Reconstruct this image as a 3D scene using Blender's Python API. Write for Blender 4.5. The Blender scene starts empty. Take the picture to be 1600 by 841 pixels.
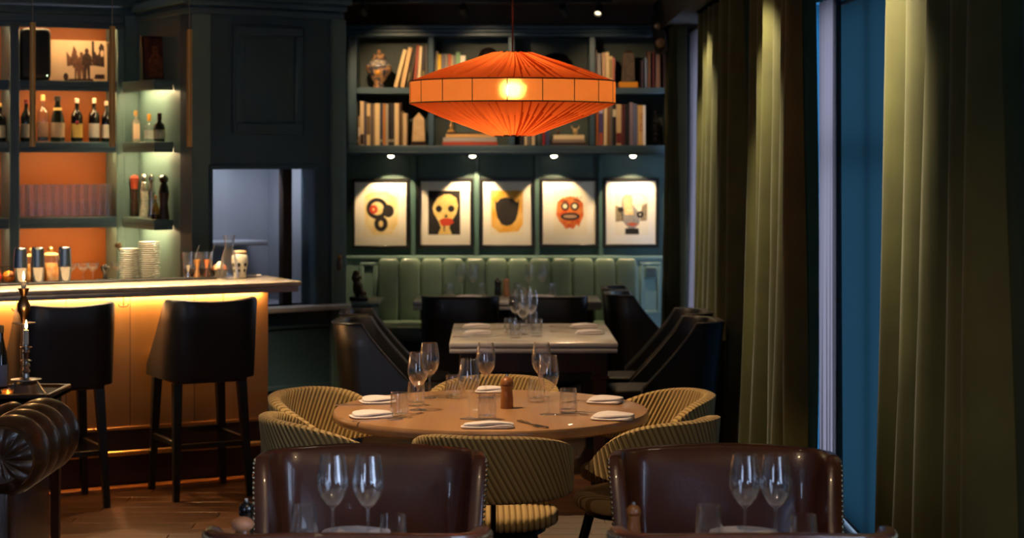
import bpy, bmesh, math, random
from mathutils import Vector, Matrix
random.seed(7)
SC = bpy.context.scene
COL = SC.collection
PI = math.pi
# ---------------------------------------------------------------- camera
F, CX, HY, EYE = 2990.0, 800.0, 242.0, 1.79      # focal length and horizon in 1600x841 pixels, eye height in metres
cam = bpy.data.cameras.new('camera'); camo = bpy.data.objects.new('camera', cam); COL.objects.link(camo)
camo.location = (0, 0, EYE); camo.rotation_euler = (PI/2, 0, 0)
cam.sensor_width = 36; cam.lens = 36*F/1600; cam.shift_y = -(420.5-HY)/1600
cam.clip_start = .05; cam.clip_end = 100
cam.dof.use_dof = True; cam.dof.focus_distance = 7.0; cam.dof.aperture_fstop = 3.6
SC.camera = camo
# ---------------------------------------------------------------- world and view
w = bpy.data.worlds.new('dusk'); SC.world = w; w.use_nodes = True
w.node_tree.nodes['Background'].inputs[0].default_value = (.52, .65, .88, 1)
w.node_tree.nodes['Background'].inputs[1].default_value = 8.0
SC.view_settings.view_transform = 'Standard'; SC.view_settings.look = 'None'
SC.view_settings.exposure = 0.47; SC.view_settings.gamma = 1; SC.view_settings.use_curve_mapping = False
SC.cycles.transparent_max_bounces = 40; SC.cycles.max_bounces = 8; SC.cycles.sample_clamp_indirect = 4
SC.cycles.caustics_reflective = False; SC.cycles.caustics_refractive = False
WARM, AMBER, COOL = (1, .66, .35), (1, .58, .24), (.55, .72, 1)
# large daylight openings: portals that guide the sky light through the windows out of view
def light(name, kind, loc, power, col, target=None, rot=None, **kw):
    l = bpy.data.lights.new(name, kind); l.energy = power; l.color = col
    for k, v in kw.items(): setattr(l, k, v)
    o = bpy.data.objects.new(name, l); COL.objects.link(o); o.location = loc
    if target is not None:
        d = Vector(target)-Vector(loc); o.rotation_euler = d.to_track_quat('-Z', 'Y').to_euler()
    if rot is not None: o.rotation_euler = rot
    return o
def portal(name, loc, sx, sy, rot):
    o = light(name, 'AREA', loc, 1, (1, 1, 1), rot=rot, shape='RECTANGLE', size=sx, size_y=sy); o.data.cycles.is_portal = True
RIGHT_WINDOWS = [(-3.0, -1.4), (-.2, 1.5), (2.3, 4.0), (4.85, 6.45), (7.2, 9.75), (10.1, 12.75), (12.95, 14.45)]
BLINDS = {3: (4.85, 6.45), 4: (7.2, 9.16), 5: (10.1, 12.26), 6: (12.95, 13.5)}      # lowered blue roller blinds
REAR_WINDOWS = [(-4.8, -3.1)]
WX, RY = 1.52, -4.0
for a, b in RIGHT_WINDOWS[:6]: portal('window_portal', (WX+.16, (a+b)/2, 1.3), 2.46, b-a, (0, PI/2, 0))
for a, b in REAR_WINDOWS: portal('window_portal', ((a+b)/2, RY-.16, 1.5), b-a, 2.1, (PI/2, 0, 0))

# ---------------------------------------------------------------- helpers
def at(px, py, Y): return Vector(((px-CX)*Y/F, Y, EYE-(py-HY)*Y/F))
def hz(py, Y): return EYE-(py-HY)*Y/F
def hx(px, Y): return (px-CX)*Y/F
def hit(px, P, d):
    k = (px-CX)/F
    return (k*P[1]-P[0])/(d[0]-k*d[1])
def hexc(h):
    h = h.lstrip('#'); out = []
    for i in (0, 2, 4):
        c = int(h[i:i+2], 16)/255; out.append(c/12.92 if c <= .04045 else ((c+.055)/1.055)**2.4)
    return tuple(out)+(1,)
def cc(c): return hexc(c) if isinstance(c, str) else tuple(c)+((1,) if len(c) == 3 else ())
MATS = {}
def mat(name, col, rough=.5, metal=0., col2=None, scale=8, stretch=(1, 1, 1), bump=0., bscale=60, coat=0., sheen=0., spec=.5, detail=4, lo=.35, hi=.65, emit=None, estr=0):
    if name in MATS: return MATS[name]
    m = bpy.data.materials.new(name); m.use_nodes = True; nt = m.node_tree; b = nt.nodes['Principled BSDF']
    b.inputs['Base Color'].default_value = cc(col); b.inputs['Roughness'].default_value = rough; b.inputs['Metallic'].default_value = metal
    b.inputs['Coat Weight'].default_value = coat; b.inputs['Sheen Weight'].default_value = sheen; b.inputs['Specular IOR Level'].default_value = spec
    if col2 is not None or bump:
        tc = nt.nodes.new('ShaderNodeTexCoord'); mp = nt.nodes.new('ShaderNodeMapping'); mp.inputs['Scale'].default_value = stretch
        nt.links.new(tc.outputs['Object'], mp.inputs['Vector'])
    if col2 is not None:
        n = nt.nodes.new('ShaderNodeTexNoise'); n.inputs['Scale'].default_value = scale; n.inputs['Detail'].default_value = detail
        r = nt.nodes.new('ShaderNodeValToRGB'); r.color_ramp.elements[0].color = cc(col); r.color_ramp.elements[1].color = cc(col2)
        r.color_ramp.elements[0].position = lo; r.color_ramp.elements[1].position = hi
        nt.links.new(mp.outputs[0], n.inputs['Vector']); nt.links.new(n.outputs['Fac'], r.inputs[0]); nt.links.new(r.outputs[0], b.inputs['Base Color'])
    if bump:
        n2 = nt.nodes.new('ShaderNodeTexNoise'); n2.inputs['Scale'].default_value = bscale; n2.inputs['Detail'].default_value = 3
        bp = nt.nodes.new('ShaderNodeBump'); bp.inputs['Strength'].default_value = bump; bp.inputs['Distance'].default_value = .01
        nt.links.new(mp.outputs[0], n2.inputs['Vector']); nt.links.new(n2.outputs['Fac'], bp.inputs['Height']); nt.links.new(bp.outputs[0], b.inputs['Normal'])
    if emit: b.inputs['Emission Color'].default_value = cc(emit); b.inputs['Emission Strength'].default_value = estr
    MATS[name] = m; return m
def thin(name, tint=(1, 1, 1), rough=.02, ior=1.5, gain=1.0, milk=0.):
    """thin-walled glass: clear or tinted see-through with a Fresnel gloss"""
    if name in MATS: return MATS[name]
    m = bpy.data.materials.new(name); m.use_nodes = True; nt = m.node_tree; nt.nodes.clear()
    o = nt.nodes.new('ShaderNodeOutputMaterial'); t = nt.nodes.new('ShaderNodeBsdfTransparent'); g = nt.nodes.new('ShaderNodeBsdfGlossy')
    lw = nt.nodes.new('ShaderNodeLayerWeight'); lw.inputs[0].default_value = .5      # Schlick gloss, the same on both faces of the wall
    pw = nt.nodes.new('ShaderNodeMath'); pw.operation = 'POWER'; pw.inputs[1].default_value = 1.9; fr = nt.nodes.new('ShaderNodeMath'); fr.operation = 'MULTIPLY_ADD'; f0 = 1.6*((ior-1)/(ior+1))**2
    fr.inputs[1].default_value = .9; fr.inputs[2].default_value = f0; nt.links.new(lw.outputs['Facing'], pw.inputs[0]); nt.links.new(pw.outputs[0], fr.inputs[0]); mx = nt.nodes.new('ShaderNodeMixShader')
    t.inputs[0].default_value = cc(tint); g.inputs['Roughness'].default_value = rough; g.inputs[0].default_value = (gain, gain, gain, 1)
    df = nt.nodes.new('ShaderNodeBsdfDiffuse'); df.inputs[0].default_value = (.8, .8, .8, 1); gm = nt.nodes.new('ShaderNodeMixShader'); gm.inputs[0].default_value = .035      # white diffuse painted in for the light that rims catch
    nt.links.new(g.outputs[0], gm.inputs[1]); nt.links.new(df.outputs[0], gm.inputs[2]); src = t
    if milk:
        d = nt.nodes.new('ShaderNodeBsdfTranslucent'); d.inputs[0].default_value = cc(tint); m2 = nt.nodes.new('ShaderNodeMixShader'); m2.inputs[0].default_value = milk
        nt.links.new(t.outputs[0], m2.inputs[1]); nt.links.new(d.outputs[0], m2.inputs[2]); src = m2
    nt.links.new(fr.outputs[0], mx.inputs[0]); nt.links.new(src.outputs[0], mx.inputs[1]); nt.links.new(gm.outputs[0], mx.inputs[2]); nt.links.new(mx.outputs[0], o.inputs[0])
    MATS[name] = m; return m
def cloth(name, col, trans=.5, clear=.0, bump=0, col2=None):
    """woven fabric that scatters light from both sides"""
    if name in MATS: return MATS[name]
    m = bpy.data.materials.new(name); m.use_nodes = True; nt = m.node_tree; nt.nodes.clear()
    o = nt.nodes.new('ShaderNodeOutputMaterial'); d = nt.nodes.new('ShaderNodeBsdfDiffuse'); t = nt.nodes.new('ShaderNodeBsdfTranslucent'); mx = nt.nodes.new('ShaderNodeMixShader')
    d.inputs[0].default_value = cc(col); t.inputs[0].default_value = cc(col2 or col); mx.inputs[0].default_value = trans
    nt.links.new(d.outputs[0], mx.inputs[1]); nt.links.new(t.outputs[0], mx.inputs[2]); last = mx
    if clear:
        c = nt.nodes.new('ShaderNodeBsdfTransparent'); m2 = nt.nodes.new('ShaderNodeMixShader'); m2.inputs[0].default_value = clear
        nt.links.new(mx.outputs[0], m2.inputs[1]); nt.links.new(c.outputs[0], m2.inputs[2]); last = m2
    nt.links.new(last.outputs[0], o.inputs[0]); MATS[name] = m; return m
def glow(name, col, s):
    if name in MATS: return MATS[name]
    m = bpy.data.materials.new(name); m.use_nodes = True; nt = m.node_tree; nt.nodes.clear()
    o = nt.nodes.new('ShaderNodeOutputMaterial'); e = nt.nodes.new('ShaderNodeEmission'); e.inputs[0].default_value = cc(col); e.inputs[1].default_value = s
    nt.links.new(e.outputs[0], o.inputs[0]); MATS[name] = m; return m

class MB:
    def __init__(s): s.v = []; s.f = []; s.m = []; s.mi = 0
    def add(s, vs, fs):
        k = len(s.v); s.v += [tuple(p) for p in vs]; s.f += [tuple(i+k for i in f) for f in fs]; s.m += [s.mi]*len(fs); return s
    def box(s, x0, x1, y0, y1, z0, z1, M=None):
        vs = [Vector(p) for p in ((x0, y0, z0), (x1, y0, z0), (x1, y1, z0), (x0, y1, z0), (x0, y0, z1), (x1, y0, z1), (x1, y1, z1), (x0, y1, z1))]
        if M: vs = [M @ p for p in vs]
        return s.add(vs, [(0, 3, 2, 1), (4, 5, 6, 7), (0, 1, 5, 4), (1, 2, 6, 5), (2, 3, 7, 6), (3, 0, 4, 7)])
    def bev(s, x0, x1, y0, y1, z0, z1, b=.006, seg=2, M=None):
        bm = bmesh.new(); bmesh.ops.create_cube(bm, size=1)
        for q in bm.verts: q.co = Vector(((x0+x1)/2+q.co.x*(x1-x0), (y0+y1)/2+q.co.y*(y1-y0), (z0+z1)/2+q.co.z*(z1-z0)))
        bmesh.ops.bevel(bm, geom=bm.edges[:], offset=b, segments=seg, affect='EDGES', profile=.5)
        bm.verts.index_update(); vs = [(M @ q.co) if M else q.co.copy() for q in bm.verts]; fs = [[q.index for q in f.verts] for f in bm.faces]; bm.free()
        return s.add(vs, fs)
    def lathe(s, prof, seg=20, c=(0, 0, 0), M=None, caps=True):
        vs = []; n = len(prof)
        for r, z in prof:
            for i in range(seg):
                a = 2*PI*i/seg; p = Vector((c[0]+r*math.cos(a), c[1]+r*math.sin(a), c[2]+z)); vs.append(M @ p if M else p)
        fs = [(j*seg+i, j*seg+(i+1) % seg, (j+1)*seg+(i+1) % seg, (j+1)*seg+i) for j in range(n-1) for i in range(seg)]
        if caps:
            if prof[0][0] > 1e-5: fs.append(tuple(range(seg-1, -1, -1)))
            if prof[-1][0] > 1e-5: fs.append(tuple((n-1)*seg+i for i in range(seg)))
        return s.add(vs, fs)
    def tube(s, pts, r, seg=8, caps=True):
        pts = [Vector(p) for p in pts]; n = len(pts); rr = r if isinstance(r, (list, tuple)) else [r]*n; vs = []; up = None
        for i, p in enumerate(pts):
            t = (pts[min(i+1, n-1)]-pts[max(i-1, 0)]).normalized()
            if up is None: up = t.orthogonal().normalized()
            up = (up-t*up.dot(t)); up = up.normalized() if up.length > 1e-6 else t.orthogonal().normalized(); b = t.cross(up)
            vs += [p+(up*math.cos(2*PI*k/seg)+b*math.sin(2*PI*k/seg))*rr[i] for k in range(seg)]
        fs = [(j*seg+k, j*seg+(k+1) % seg, (j+1)*seg+(k+1) % seg, (j+1)*seg+k) for j in range(n-1) for k in range(seg)]
        if caps: fs += [tuple(range(seg-1, -1, -1)), tuple((n-1)*seg+k for k in range(seg))]
        return s.add(vs, fs)
    def loft(s, loops, closed=True, caps=True):
        n = len(loops[0]); vs = [p for l in loops for p in l]; e = n if closed else n-1
        fs = [(j*n+k, j*n+(k+1) % n, (j+1)*n+(k+1) % n, (j+1)*n+k) for j in range(len(loops)-1) for k in range(e)]
        if caps and closed: fs += [tuple(range(n-1, -1, -1)), tuple((len(loops)-1)*n+k for k in range(n))]
        return s.add(vs, fs)
    def prism(s, pts, f0, f1):
        """pts 2D outline, f0/f1 map a 2D point to the two faces"""
        n = len(pts); vs = [f0(*p) for p in pts]+[f1(*p) for p in pts]
        return s.add(vs, [tuple(range(n)), tuple(range(2*n-1, n-1, -1))]+[(i, i+n, (i+1) % n+n, (i+1) % n) for i in range(n)])
    def ball(s, c, r, seg=12, ring=8, M=None):
        r = (r, r, r) if not isinstance(r, (list, tuple)) else r; vs = []; fs = []
        for j in range(ring+1):
            a = PI*j/ring
            for i in range(seg):
                b = 2*PI*i/seg; p = Vector((r[0]*math.sin(a)*math.cos(b), r[1]*math.sin(a)*math.sin(b), r[2]*math.cos(a)))
                if M: p = M @ p
                vs.append(Vector(c)+p)
        for j in range(ring):
            for i in range(seg): fs.append((j*seg+i, (j+1)*seg+i, (j+1)*seg+(i+1) % seg, j*seg+(i+1) % seg))
        return s.add(vs, fs)
    def cushion(s, c, h, e=.35, nu=28, nv=14):
        """superellipsoid cushion: centre, half sizes"""
        def sp(x, p): return math.copysign(abs(x)**p, x)
        vs = []; fs = []
        for j in range(nv+1):
            a = -PI/2+PI*j/nv
            for i in range(nu):
                b = 2*PI*i/nu; ca = sp(math.cos(a), e)
                vs.append((c[0]+h[0]*ca*sp(math.cos(b), e), c[1]+h[1]*ca*sp(math.sin(b), e), c[2]+h[2]*sp(math.sin(a), e)))
        for j in range(nv):
            for i in range(nu): fs.append((j*nu+i, j*nu+(i+1) % nu, (j+1)*nu+(i+1) % nu, (j+1)*nu+i))
        return s.add(vs, fs)
    def mesh(s, name, mats, angle=40):
        me = bpy.data.meshes.new(name); me.from_pydata(s.v, [], s.f)
        for m in (mats if isinstance(mats, (list, tuple)) else [mats]): me.materials.append(m)
        me.polygons.foreach_set('material_index', s.m)
        bm = bmesh.new(); bm.from_mesh(me); bmesh.ops.recalc_face_normals(bm, faces=bm.faces[:]); bm.to_mesh(me); bm.free()
        me.polygons.foreach_set('use_smooth', [True]*len(me.polygons)); me.set_sharp_from_angle(angle=math.radians(angle)); me.update(); return me
    def build(s, name, mats, parent=None, loc=None, rz=0, angle=40):
        return obj(name, s.mesh(name, mats, angle), parent, loc, rz)
def obj(name, me, parent=None, loc=None, rz=0):
    o = bpy.data.objects.new(name, me); COL.objects.link(o)
    if parent: o.parent = parent
    if loc is not None: o.location = loc
    if rz: o.rotation_euler = (0, 0, rz)
    return o
def tag(o, label=None, cat=None, group=None, kind=None):
    if label: o['label'] = label
    if cat: o['category'] = cat
    if group: o['group'] = group
    if kind: o['kind'] = kind
    return o
def thing(name, label, cat, loc=(0, 0, 0), rz=0, group=None):
    o = bpy.data.objects.new(name, None); COL.objects.link(o); o.location = loc; o.rotation_euler = (0, 0, rz); o.empty_display_size = .1
    return tag(o, label, cat, group)
def struct(o): o['kind'] = 'structure'; return o
def copy(root, loc, rz=0, label=None, group=None, parent=None):
    r = root.copy(); COL.objects.link(r); r.location = loc; r.rotation_euler = (0, 0, rz)
    if label: r['label'] = label
    if group: r['group'] = group
    for ch in list(root.children):
        c = ch.copy(); COL.objects.link(c); c.parent = r
        for g in list(ch.children): d = g.copy(); COL.objects.link(d); d.parent = c
    return r
class Repeat:
    """first call places the prototype itself, later calls place copies"""
    def __init__(s, root): s.root = root; s.used = False
    def __call__(s, loc, rz=0, label=None, group=None):
        if s.used: return copy(s.root, loc, rz, label, group)
        s.used = True; s.root.location = loc; s.root.rotation_euler = (0, 0, rz)
        if label: s.root['label'] = label
        if group: s.root['group'] = group
        return s.root
def RZ(a): return Matrix.Rotation(a, 4, 'Z')
def ell(cx, cy, rx, ry, n=28, a0=0, a1=2*PI): return [(cx+rx*math.cos(a0+(a1-a0)*i/n), cy+ry*math.sin(a0+(a1-a0)*i/n)) for i in range(n if abs(a1-a0-2*PI) < 1e-6 else n+1)]
def sm(x): x = max(0, min(1, x)); return x*x*(3-2*x)

# ---------------------------------------------------------------- materials
paint = mat('teal_paint', '#384f5b', .42, col2='#3d5662', scale=3, bump=.03, bscale=90)
paintg = mat('sage_paint', '#5d7672', .42, col2='#637c77', scale=3, bump=.03, bscale=90)
wallgreen = mat('dark_green_paint', '#2f4644', .5, col2='#34504c', scale=4, bump=.03)
bluewall = mat('blue_linen_wall', '#2a86ad', .8, col2='#257ca2', scale=140, detail=2, bump=.15, bscale=400)
ceilm = mat('ceiling_plaster', '#b3a695', .9, col2='#bbae9d', scale=2)
brownwall = mat('brown_wood_panelling', '#5e3a1e', .6, col2='#4d2f17', scale=6, stretch=(1, 1, .1))
orange = mat('orange_lacquer', '#a85c1c', .55, col2='#a25618', scale=2)
copper = mat('copper_sheet', (.66, .33, .12), .42, 1.0, coat=.6, col2=(.52, .25, .085), scale=3, stretch=(1, 1, .35), bump=.02, bscale=5)
plinthm = mat('dark_plinth_wood', '#3b2a20', .45, col2='#2c1e16', scale=10, stretch=(.2, 1, 1))
brass = mat('brass', (.72, .44, .15), .28, 1.0); brass2 = mat('aged_brass_tube', (.62, .33, .08), .45, .3)
marble = mat('white_marble', '#cfcac2', .22, col2='#a9a7a6', scale=5, detail=8, lo=.45, hi=.75, coat=.2)
barmarble = mat('warm_bar_marble', '#c9b8a2', .18, col2='#a4937f', scale=7, detail=8, lo=.45, hi=.8, coat=.3)
oak = mat('oak_tabletop', '#b38a62', .30, col2='#98714c', scale=9, stretch=(1, .08, 1), detail=6, coat=.15)
walnut = mat('dark_stained_wood', '#4a2c1a', .42, col2='#36200f', scale=9, stretch=(1, 1, .15), detail=6)
blackwood = mat('black_wood', '#0b0a0a', .4)
blackmetal = mat('black_metal', '#0a0a0b', .35, .6)
blackleather = mat('black_leather', '#0b0a0b', .42, col2='#110f10', scale=20, bump=.08, bscale=140, coat=.05)
brownleather = mat('brown_leather', '#5e3422', .30, col2='#4a2818', scale=7, bump=.06, bscale=120, coat=.5)
tanleather = mat('chesterfield_leather', '#4f301b', .35, col2='#331c0e', scale=10, bump=.1, bscale=90, coat=.25)
greenleather = mat('sage_green_leather', '#576a5c', .40, col2='#5f7263', scale=12, bump=.05, bscale=140, coat=.1)
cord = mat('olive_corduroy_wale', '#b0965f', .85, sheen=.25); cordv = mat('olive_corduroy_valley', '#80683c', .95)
velvet = mat('olive_velvet', '#4c4a1f', .8, sheen=.15, col2='#423f1a', scale=5)
velvet.node_tree.nodes['Principled BSDF'].inputs['Sheen Roughness'].default_value = .35
sheer = cloth('white_voile', (.17, .135, .135), .5)
linen = mat('white_linen', '#d9d3d6', .85, bump=.08, bscale=300)
paper = mat('white_mat_board', '#f2ead9', .8); pagem = mat('book_pages', '#d8c9a6', .9)
steel = mat('polished_steel', (.72, .72, .74), .12, 1.0); silver = mat('aged_silver', (.55, .50, .44), .25, 1.0)
brushed = mat('brushed_steel', (.42, .44, .50), .5, .5, col2=(.48, .50, .55), scale=4, stretch=(1, 1, .05))
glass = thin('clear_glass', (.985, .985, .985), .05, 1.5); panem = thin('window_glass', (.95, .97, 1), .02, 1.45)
chromem = mat('chrome', (.8, .8, .8), .08, 1.0); nailm = mat('nailhead_brass', (.60, .47, .30), .25, 1.0)
ink = mat('black_ink', '#15100d', .8, col2='#241c18', scale=60); blackframe = mat('black_frame', '#0a0908', .35)
ceram = mat('white_ceramic', '#e3dac6', .25, coat=.4); waxm = mat('candle_wax', '#e9dcc0', .5)
flame = glow('candle_flame', (1, .62, .22), 40); ledm = glow('warm_led', (1, .70, .33), 18); lampdisc = glow('lamp_lens', (1, .86, .6), 25)
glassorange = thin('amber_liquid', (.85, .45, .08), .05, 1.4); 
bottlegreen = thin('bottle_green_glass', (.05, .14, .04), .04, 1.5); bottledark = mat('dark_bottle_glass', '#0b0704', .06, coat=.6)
cork = mat('cork', '#c99a5a', .8); bronze = mat('dark_bronze', (.10, .065, .04), .35, .8, col2=(.2, .13, .07), scale=14)
woodmill = mat('turned_beech', '#96602f', .35, col2='#7c4a22', scale=12, stretch=(1, 1, .2), coat=.3); blackmill = mat('black_lacquer', '#0d0b0a', .2, coat=.5)
def flat(h, rough=.75): return mat('colour_'+h.strip('#'), h, rough)

# ---------------------------------------------------------------- the room shell
XL, YB, CZ = -5.2, 14.92, 2.96
floor = struct(MB().box(XL, WX, RY, YB, -.12, -.012).build('floor', mat('subfloor', '#2a1a10', .8)))
woods = [mat('floor_oak_%d' % i, a, .34, col2=b, scale=8, stretch=(.12, 1, 1), detail=6, coat=.1) for i, (a, b) in enumerate((('#5f3a21', '#4a2c18'), ('#54331c', '#422713'), ('#674025', '#52331c')))]
for m_ in woods: MATS[m_.name] = m_
PW, PL = .14, 1.3
pmesh = [MB().bev(0, PL-.003, 0, PW-.003, -.012, 0, .0015, 1).mesh('plank', m) for m in woods]
rest = MB()
rng = random.Random(3)
nrow = int((YB-RY)/PW)
for r in range(nrow):
    y = RY+r*PW; off = (r*.47) % 1*PL; x = XL-off
    while x < WX:
        a, b = max(x, XL), min(x+PL, WX)
        whole = b-a > PL-.01
        if whole and 8.5 < y < 12.4 and -3.6 < x < 1.2:
            obj('plank', rng.choice(pmesh), floor, (x, y, 0))
        elif b-a > .02:
            rest.mi = rng.randrange(3); rest.box(a, b-.003, y, y+PW-.003, -.012, 0)
        x += PL
tag(rest.build('plank_field', woods, floor), kind='stuff')
struct(MB().box(XL, WX, RY, YB, CZ, CZ+.1).build('ceiling', ceilm))
struct(MB().box(XL-.12, XL, RY, YB, 0, CZ).build('wall_left', paint))
def wall_open(axis, const, th, lo, hi, wins, z0, z1):
    m = MB(); cur = lo
    def bx(a, b, za, zb): (m.box(const, const+th, a, b, za, zb) if axis == 'x' else m.box(a, b, const, const+th, za, zb))
    for a, b in wins:
        bx(cur, a, 0, CZ); bx(a, b, 0, z0); bx(a, b, z1, CZ); cur = b
    bx(cur, hi, 0, CZ); return m
wr = struct(wall_open('x', WX, .3, RY, YB, RIGHT_WINDOWS, .04, 2.55).build('wall_right', bluewall))
wb_ = struct(wall_open('y', RY, -.3, XL, WX, REAR_WINDOWS, .45, 2.55).build('wall_rear', paint))
wm = mat('window_white_paint', '#8d9696', .5)
def window(n, axis, a, b, z0=.45, z1=2.55):
    t = bpy.data.objects.new('window_%d' % n, None); COL.objects.link(t); struct(t)
    def bx(m, p0, p1, q0, q1, za, zb): return m.box(q0, q1, p0, p1, za, zb) if axis == 'x' else m.box(p0, p1, -q1, -q0, za, zb)
    c = WX+.12 if axis == 'x' else -RY+.12
    m = MB(); e = .06
    bx(m, a, a+e, c, c+.07, z0, z1); bx(m, b-e, b, c, c+.07, z0, z1); bx(m, a+e, b-e, c, c+.07, z0, z0+e); bx(m, a+e, b-e, c, c+.07, z1-e, z1)
    m.build('window_frame', wm, t)
    mid = (a+b)/2
    bx(MB(), mid-.02, mid+.02, c, c+.05, z0+e, z1-e).build('mullion', wm, t); bx(MB(), a+e, mid-.02, c+.005, c+.045, 1.78, 1.82).build('transom', wm, t); bx(MB(), mid+.02, b-e, c+.005, c+.045, 1.78, 1.82).build('transom', wm, t)
    for p0, p1 in ((a+e, mid-.02), (mid+.02, b-e)):
        for za, zb in ((z0+e, 1.78), (1.82, z1-e)): bx(MB(), p0, p1, c+.02, c+.026, za, zb).build('pane', panem, t)
    bx(MB(), a+.002, b-.002, c-.118, c, z0-.0, z0+.02).build('window_sill', wm, t)
k = 1
blindm = cloth('blue_blind_weave', (.010, .05, .075), .8, col2=(.0045, .0135, .0175))
for a, b in RIGHT_WINDOWS: window(k, 'x', a, b, .04); k += 1
for i, (a, b) in BLINDS.items():
    t = thing('roller_blind', {3: 'lowered blue roller blind beside the foreground velvet curtain', 4: 'lowered blue roller blind between two velvet curtains and the white sheer', 5: 'lowered blue roller blind behind the black curtain-side chairs', 6: 'lowered blue roller blind next to the bookcase curtain'}[i], 'blind', (WX+.05, 0, 0), 0, 'blue roller blinds')
    mb = MB(); mb.add([(0, a+.005, .08), (0, b-.005, .08), (0, b-.005, 2.50), (0, a+.005, 2.50)], [(0, 1, 2, 3)]); mb.build('weave', blindm, t)
    MB().tube([(0, a+.005, 2.51), (0, b-.005, 2.51)], .014, 12).build('roller', wm, t); MB().tube([(0, a+.005, .08), (0, b-.005, .08)], .008, 8).build('bottom_bar', blackmetal, t)
for a, b in REAR_WINDOWS: window(k, 'y', a, b); k += 1
# dropped beam over the window wall, dark
struct(MB().box(WX-.42, WX, RY, YB, 2.72, CZ).build('trim_1', mat('beam_paint', '#2b2620', .7)))
# back wall with panelling
wback = struct(MB().box(-1.45, WX, YB, YB+.12, 0, CZ).build('wall_back', wallgreen))
m = MB(); m.box(-1.42, WX, YB-.03, YB, 2.77, CZ); bw = m.build('wood_band', brownwall, wback)
for px in (602, 677, 716, 950): MB().box(hx(px, YB)-.012, hx(px, YB)+.012, YB-.045, YB-.03, 2.77, CZ).build('batten', brownwall, wback)
for px in (646, 745, 839, 939):
    MB().bev(hx(px, YB)-.022, hx(px, YB)+.022, YB-.03, YB, .98, 1.80, .006, 1).build('wall_batten', wallgreen, wback)
MB().bev(-1.30, 1.25, YB-.035, YB, .975, 1.005, .006).build('dado_rail', paintg, wback)
MB().box(-1.30, 1.25, YB-.02, YB, .0, .975).build('dado_panel', paintg, wback)
def molding(par, x0, x1, y, z0, z1, wd=.028, th=.016, m=paint, name='panel_moulding'):
    a = MB(); a.bev(x0, x1, y-th, y, z1-wd, z1, .005, 1); a.bev(x0, x1, y-th, y, z0, z0+wd, .005, 1); a.bev(x0, x0+wd, y-th, y, z0+wd, z1-wd, .005, 1); a.bev(x1-wd, x1, y-th, y, z0+wd, z1-wd, .005, 1)
    return a.build(name, m, par)
molding(wback, hx(563, YB), hx(590, YB), YB-.02, .55, .955, m=paintg); molding(wback, hx(1000, YB), hx(1032, YB), YB-.02, .55, .955, m=paintg)
vent = tag(MB().bev(hx(1007, YB), hx(1026, YB), YB-.04, YB-.02, .83, .92, .004, 1).build('wall_vent', paintg), 'small painted vent grille in the panelling beside the banquette', 'vent')
for i in range(5): MB().box(hx(1009, YB), hx(1024, YB), YB-.046, YB-.038, .842+i*.015, .850+i*.015).build('slat', flat('#1c2422'), vent)
# side of the alcove and the angled bar corner
def segwall(name, P, Q, th, mm, z0=0, z1=CZ, side=1):
    P, Q = Vector(P), Vector(Q); L = (Q-P).length; a = math.atan2(Q.y-P.y, Q.x-P.x)
    o = MB().box(0, L, 0 if side > 0 else -th, th if side > 0 else 0, z0, z1).build(name, mm, None, (P.x, P.y, 0), a); return struct(o)
PA = math.radians(36); PN = (-1.96, 11.72); PD = (math.cos(PA), math.sin(PA))
def pt(px): return hit(px, PN, PD)
tL, tR = 0.0, pt(531)
PF = (PN[0]+tR*PD[0], PN[1]+tR*PD[1])
segwall('wall_alcove', PF, (-1.32, YB), .10, paintg)
h0, h1, hz0, hz1 = pt(331), pt(490), .835, 1.70
wp = MB(); wp.box(0, h0, 0, .16, 0, CZ); wp.box(h1, tR, 0, .16, 0, CZ); wp.box(h0, h1, 0, .16, 0, hz0); wp.box(h0, h1, 0, .16, hz1, CZ)
wpo = struct(wp.build('wall_panelled', paint, None, (PN[0], PN[1], 0), PA))
e = .028   # hatch architrave
a = MB(); a.bev(h0-e, h1+e, -.02, 0, hz1, hz1+e, .005, 1); a.bev(h0-e, h0, -.02, 0, hz0, hz1, .005, 1); a.bev(h1, h1+e, -.02, 0, hz0, hz1, .005, 1); a.build('hatch_architrave', paint, wpo)
# raised panel above the hatch
q0, q1 = pt(362), pt(470); z0_, z1_ = 1.925, 2.60
MB().bev(q0, q1, -.03, 0, z0_, z1_, .008).build('raised_panel', paint, wpo)
molding(wpo, q0+.012, q1-.012, -.03, z0_+.012, z1_-.012, .05, .02, paint)
# lower panelling, skirting, cornice and pilaster
molding(wpo, pt(400), tR-.05, 0, .30, .72, .03, .02, paint)
MB().bev(0, tR, -.03, 0, 0, .20, .006).build('skirting', paint, wpo); MB().bev(0, tR, -.02, 0, .20, .235, .008).build('skirting_cap', paint, wpo)
c = MB()
for i, (d, za, zb) in enumerate(((.03, 2.66, 2.70), (.05, 2.71, 2.75), (.08, 2.75, 2.80), (.13, 2.81, 2.86), (.18, 2.86, CZ))): c.bev(-.02-d*.3, tR+d*.6, -d, 0, za, zb, .008, 2)
c.build('cornice', paint, wpo)
MB().bev(tR-.075, tR+.03, -.035, 0, .235, 2.66, .008).build('pilaster', paintg, wpo)
# marble hatch sill
sl = MB(); sl.bev(h0-.05, tR+.02, -.12, .16, .80, .835, .01, 3)
o = sl.build('hatch_sill', marble, None, (PN[0], PN[1], 0), PA); tag(o, 'pale marble sill running under the serving hatch', 'sill')
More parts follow.
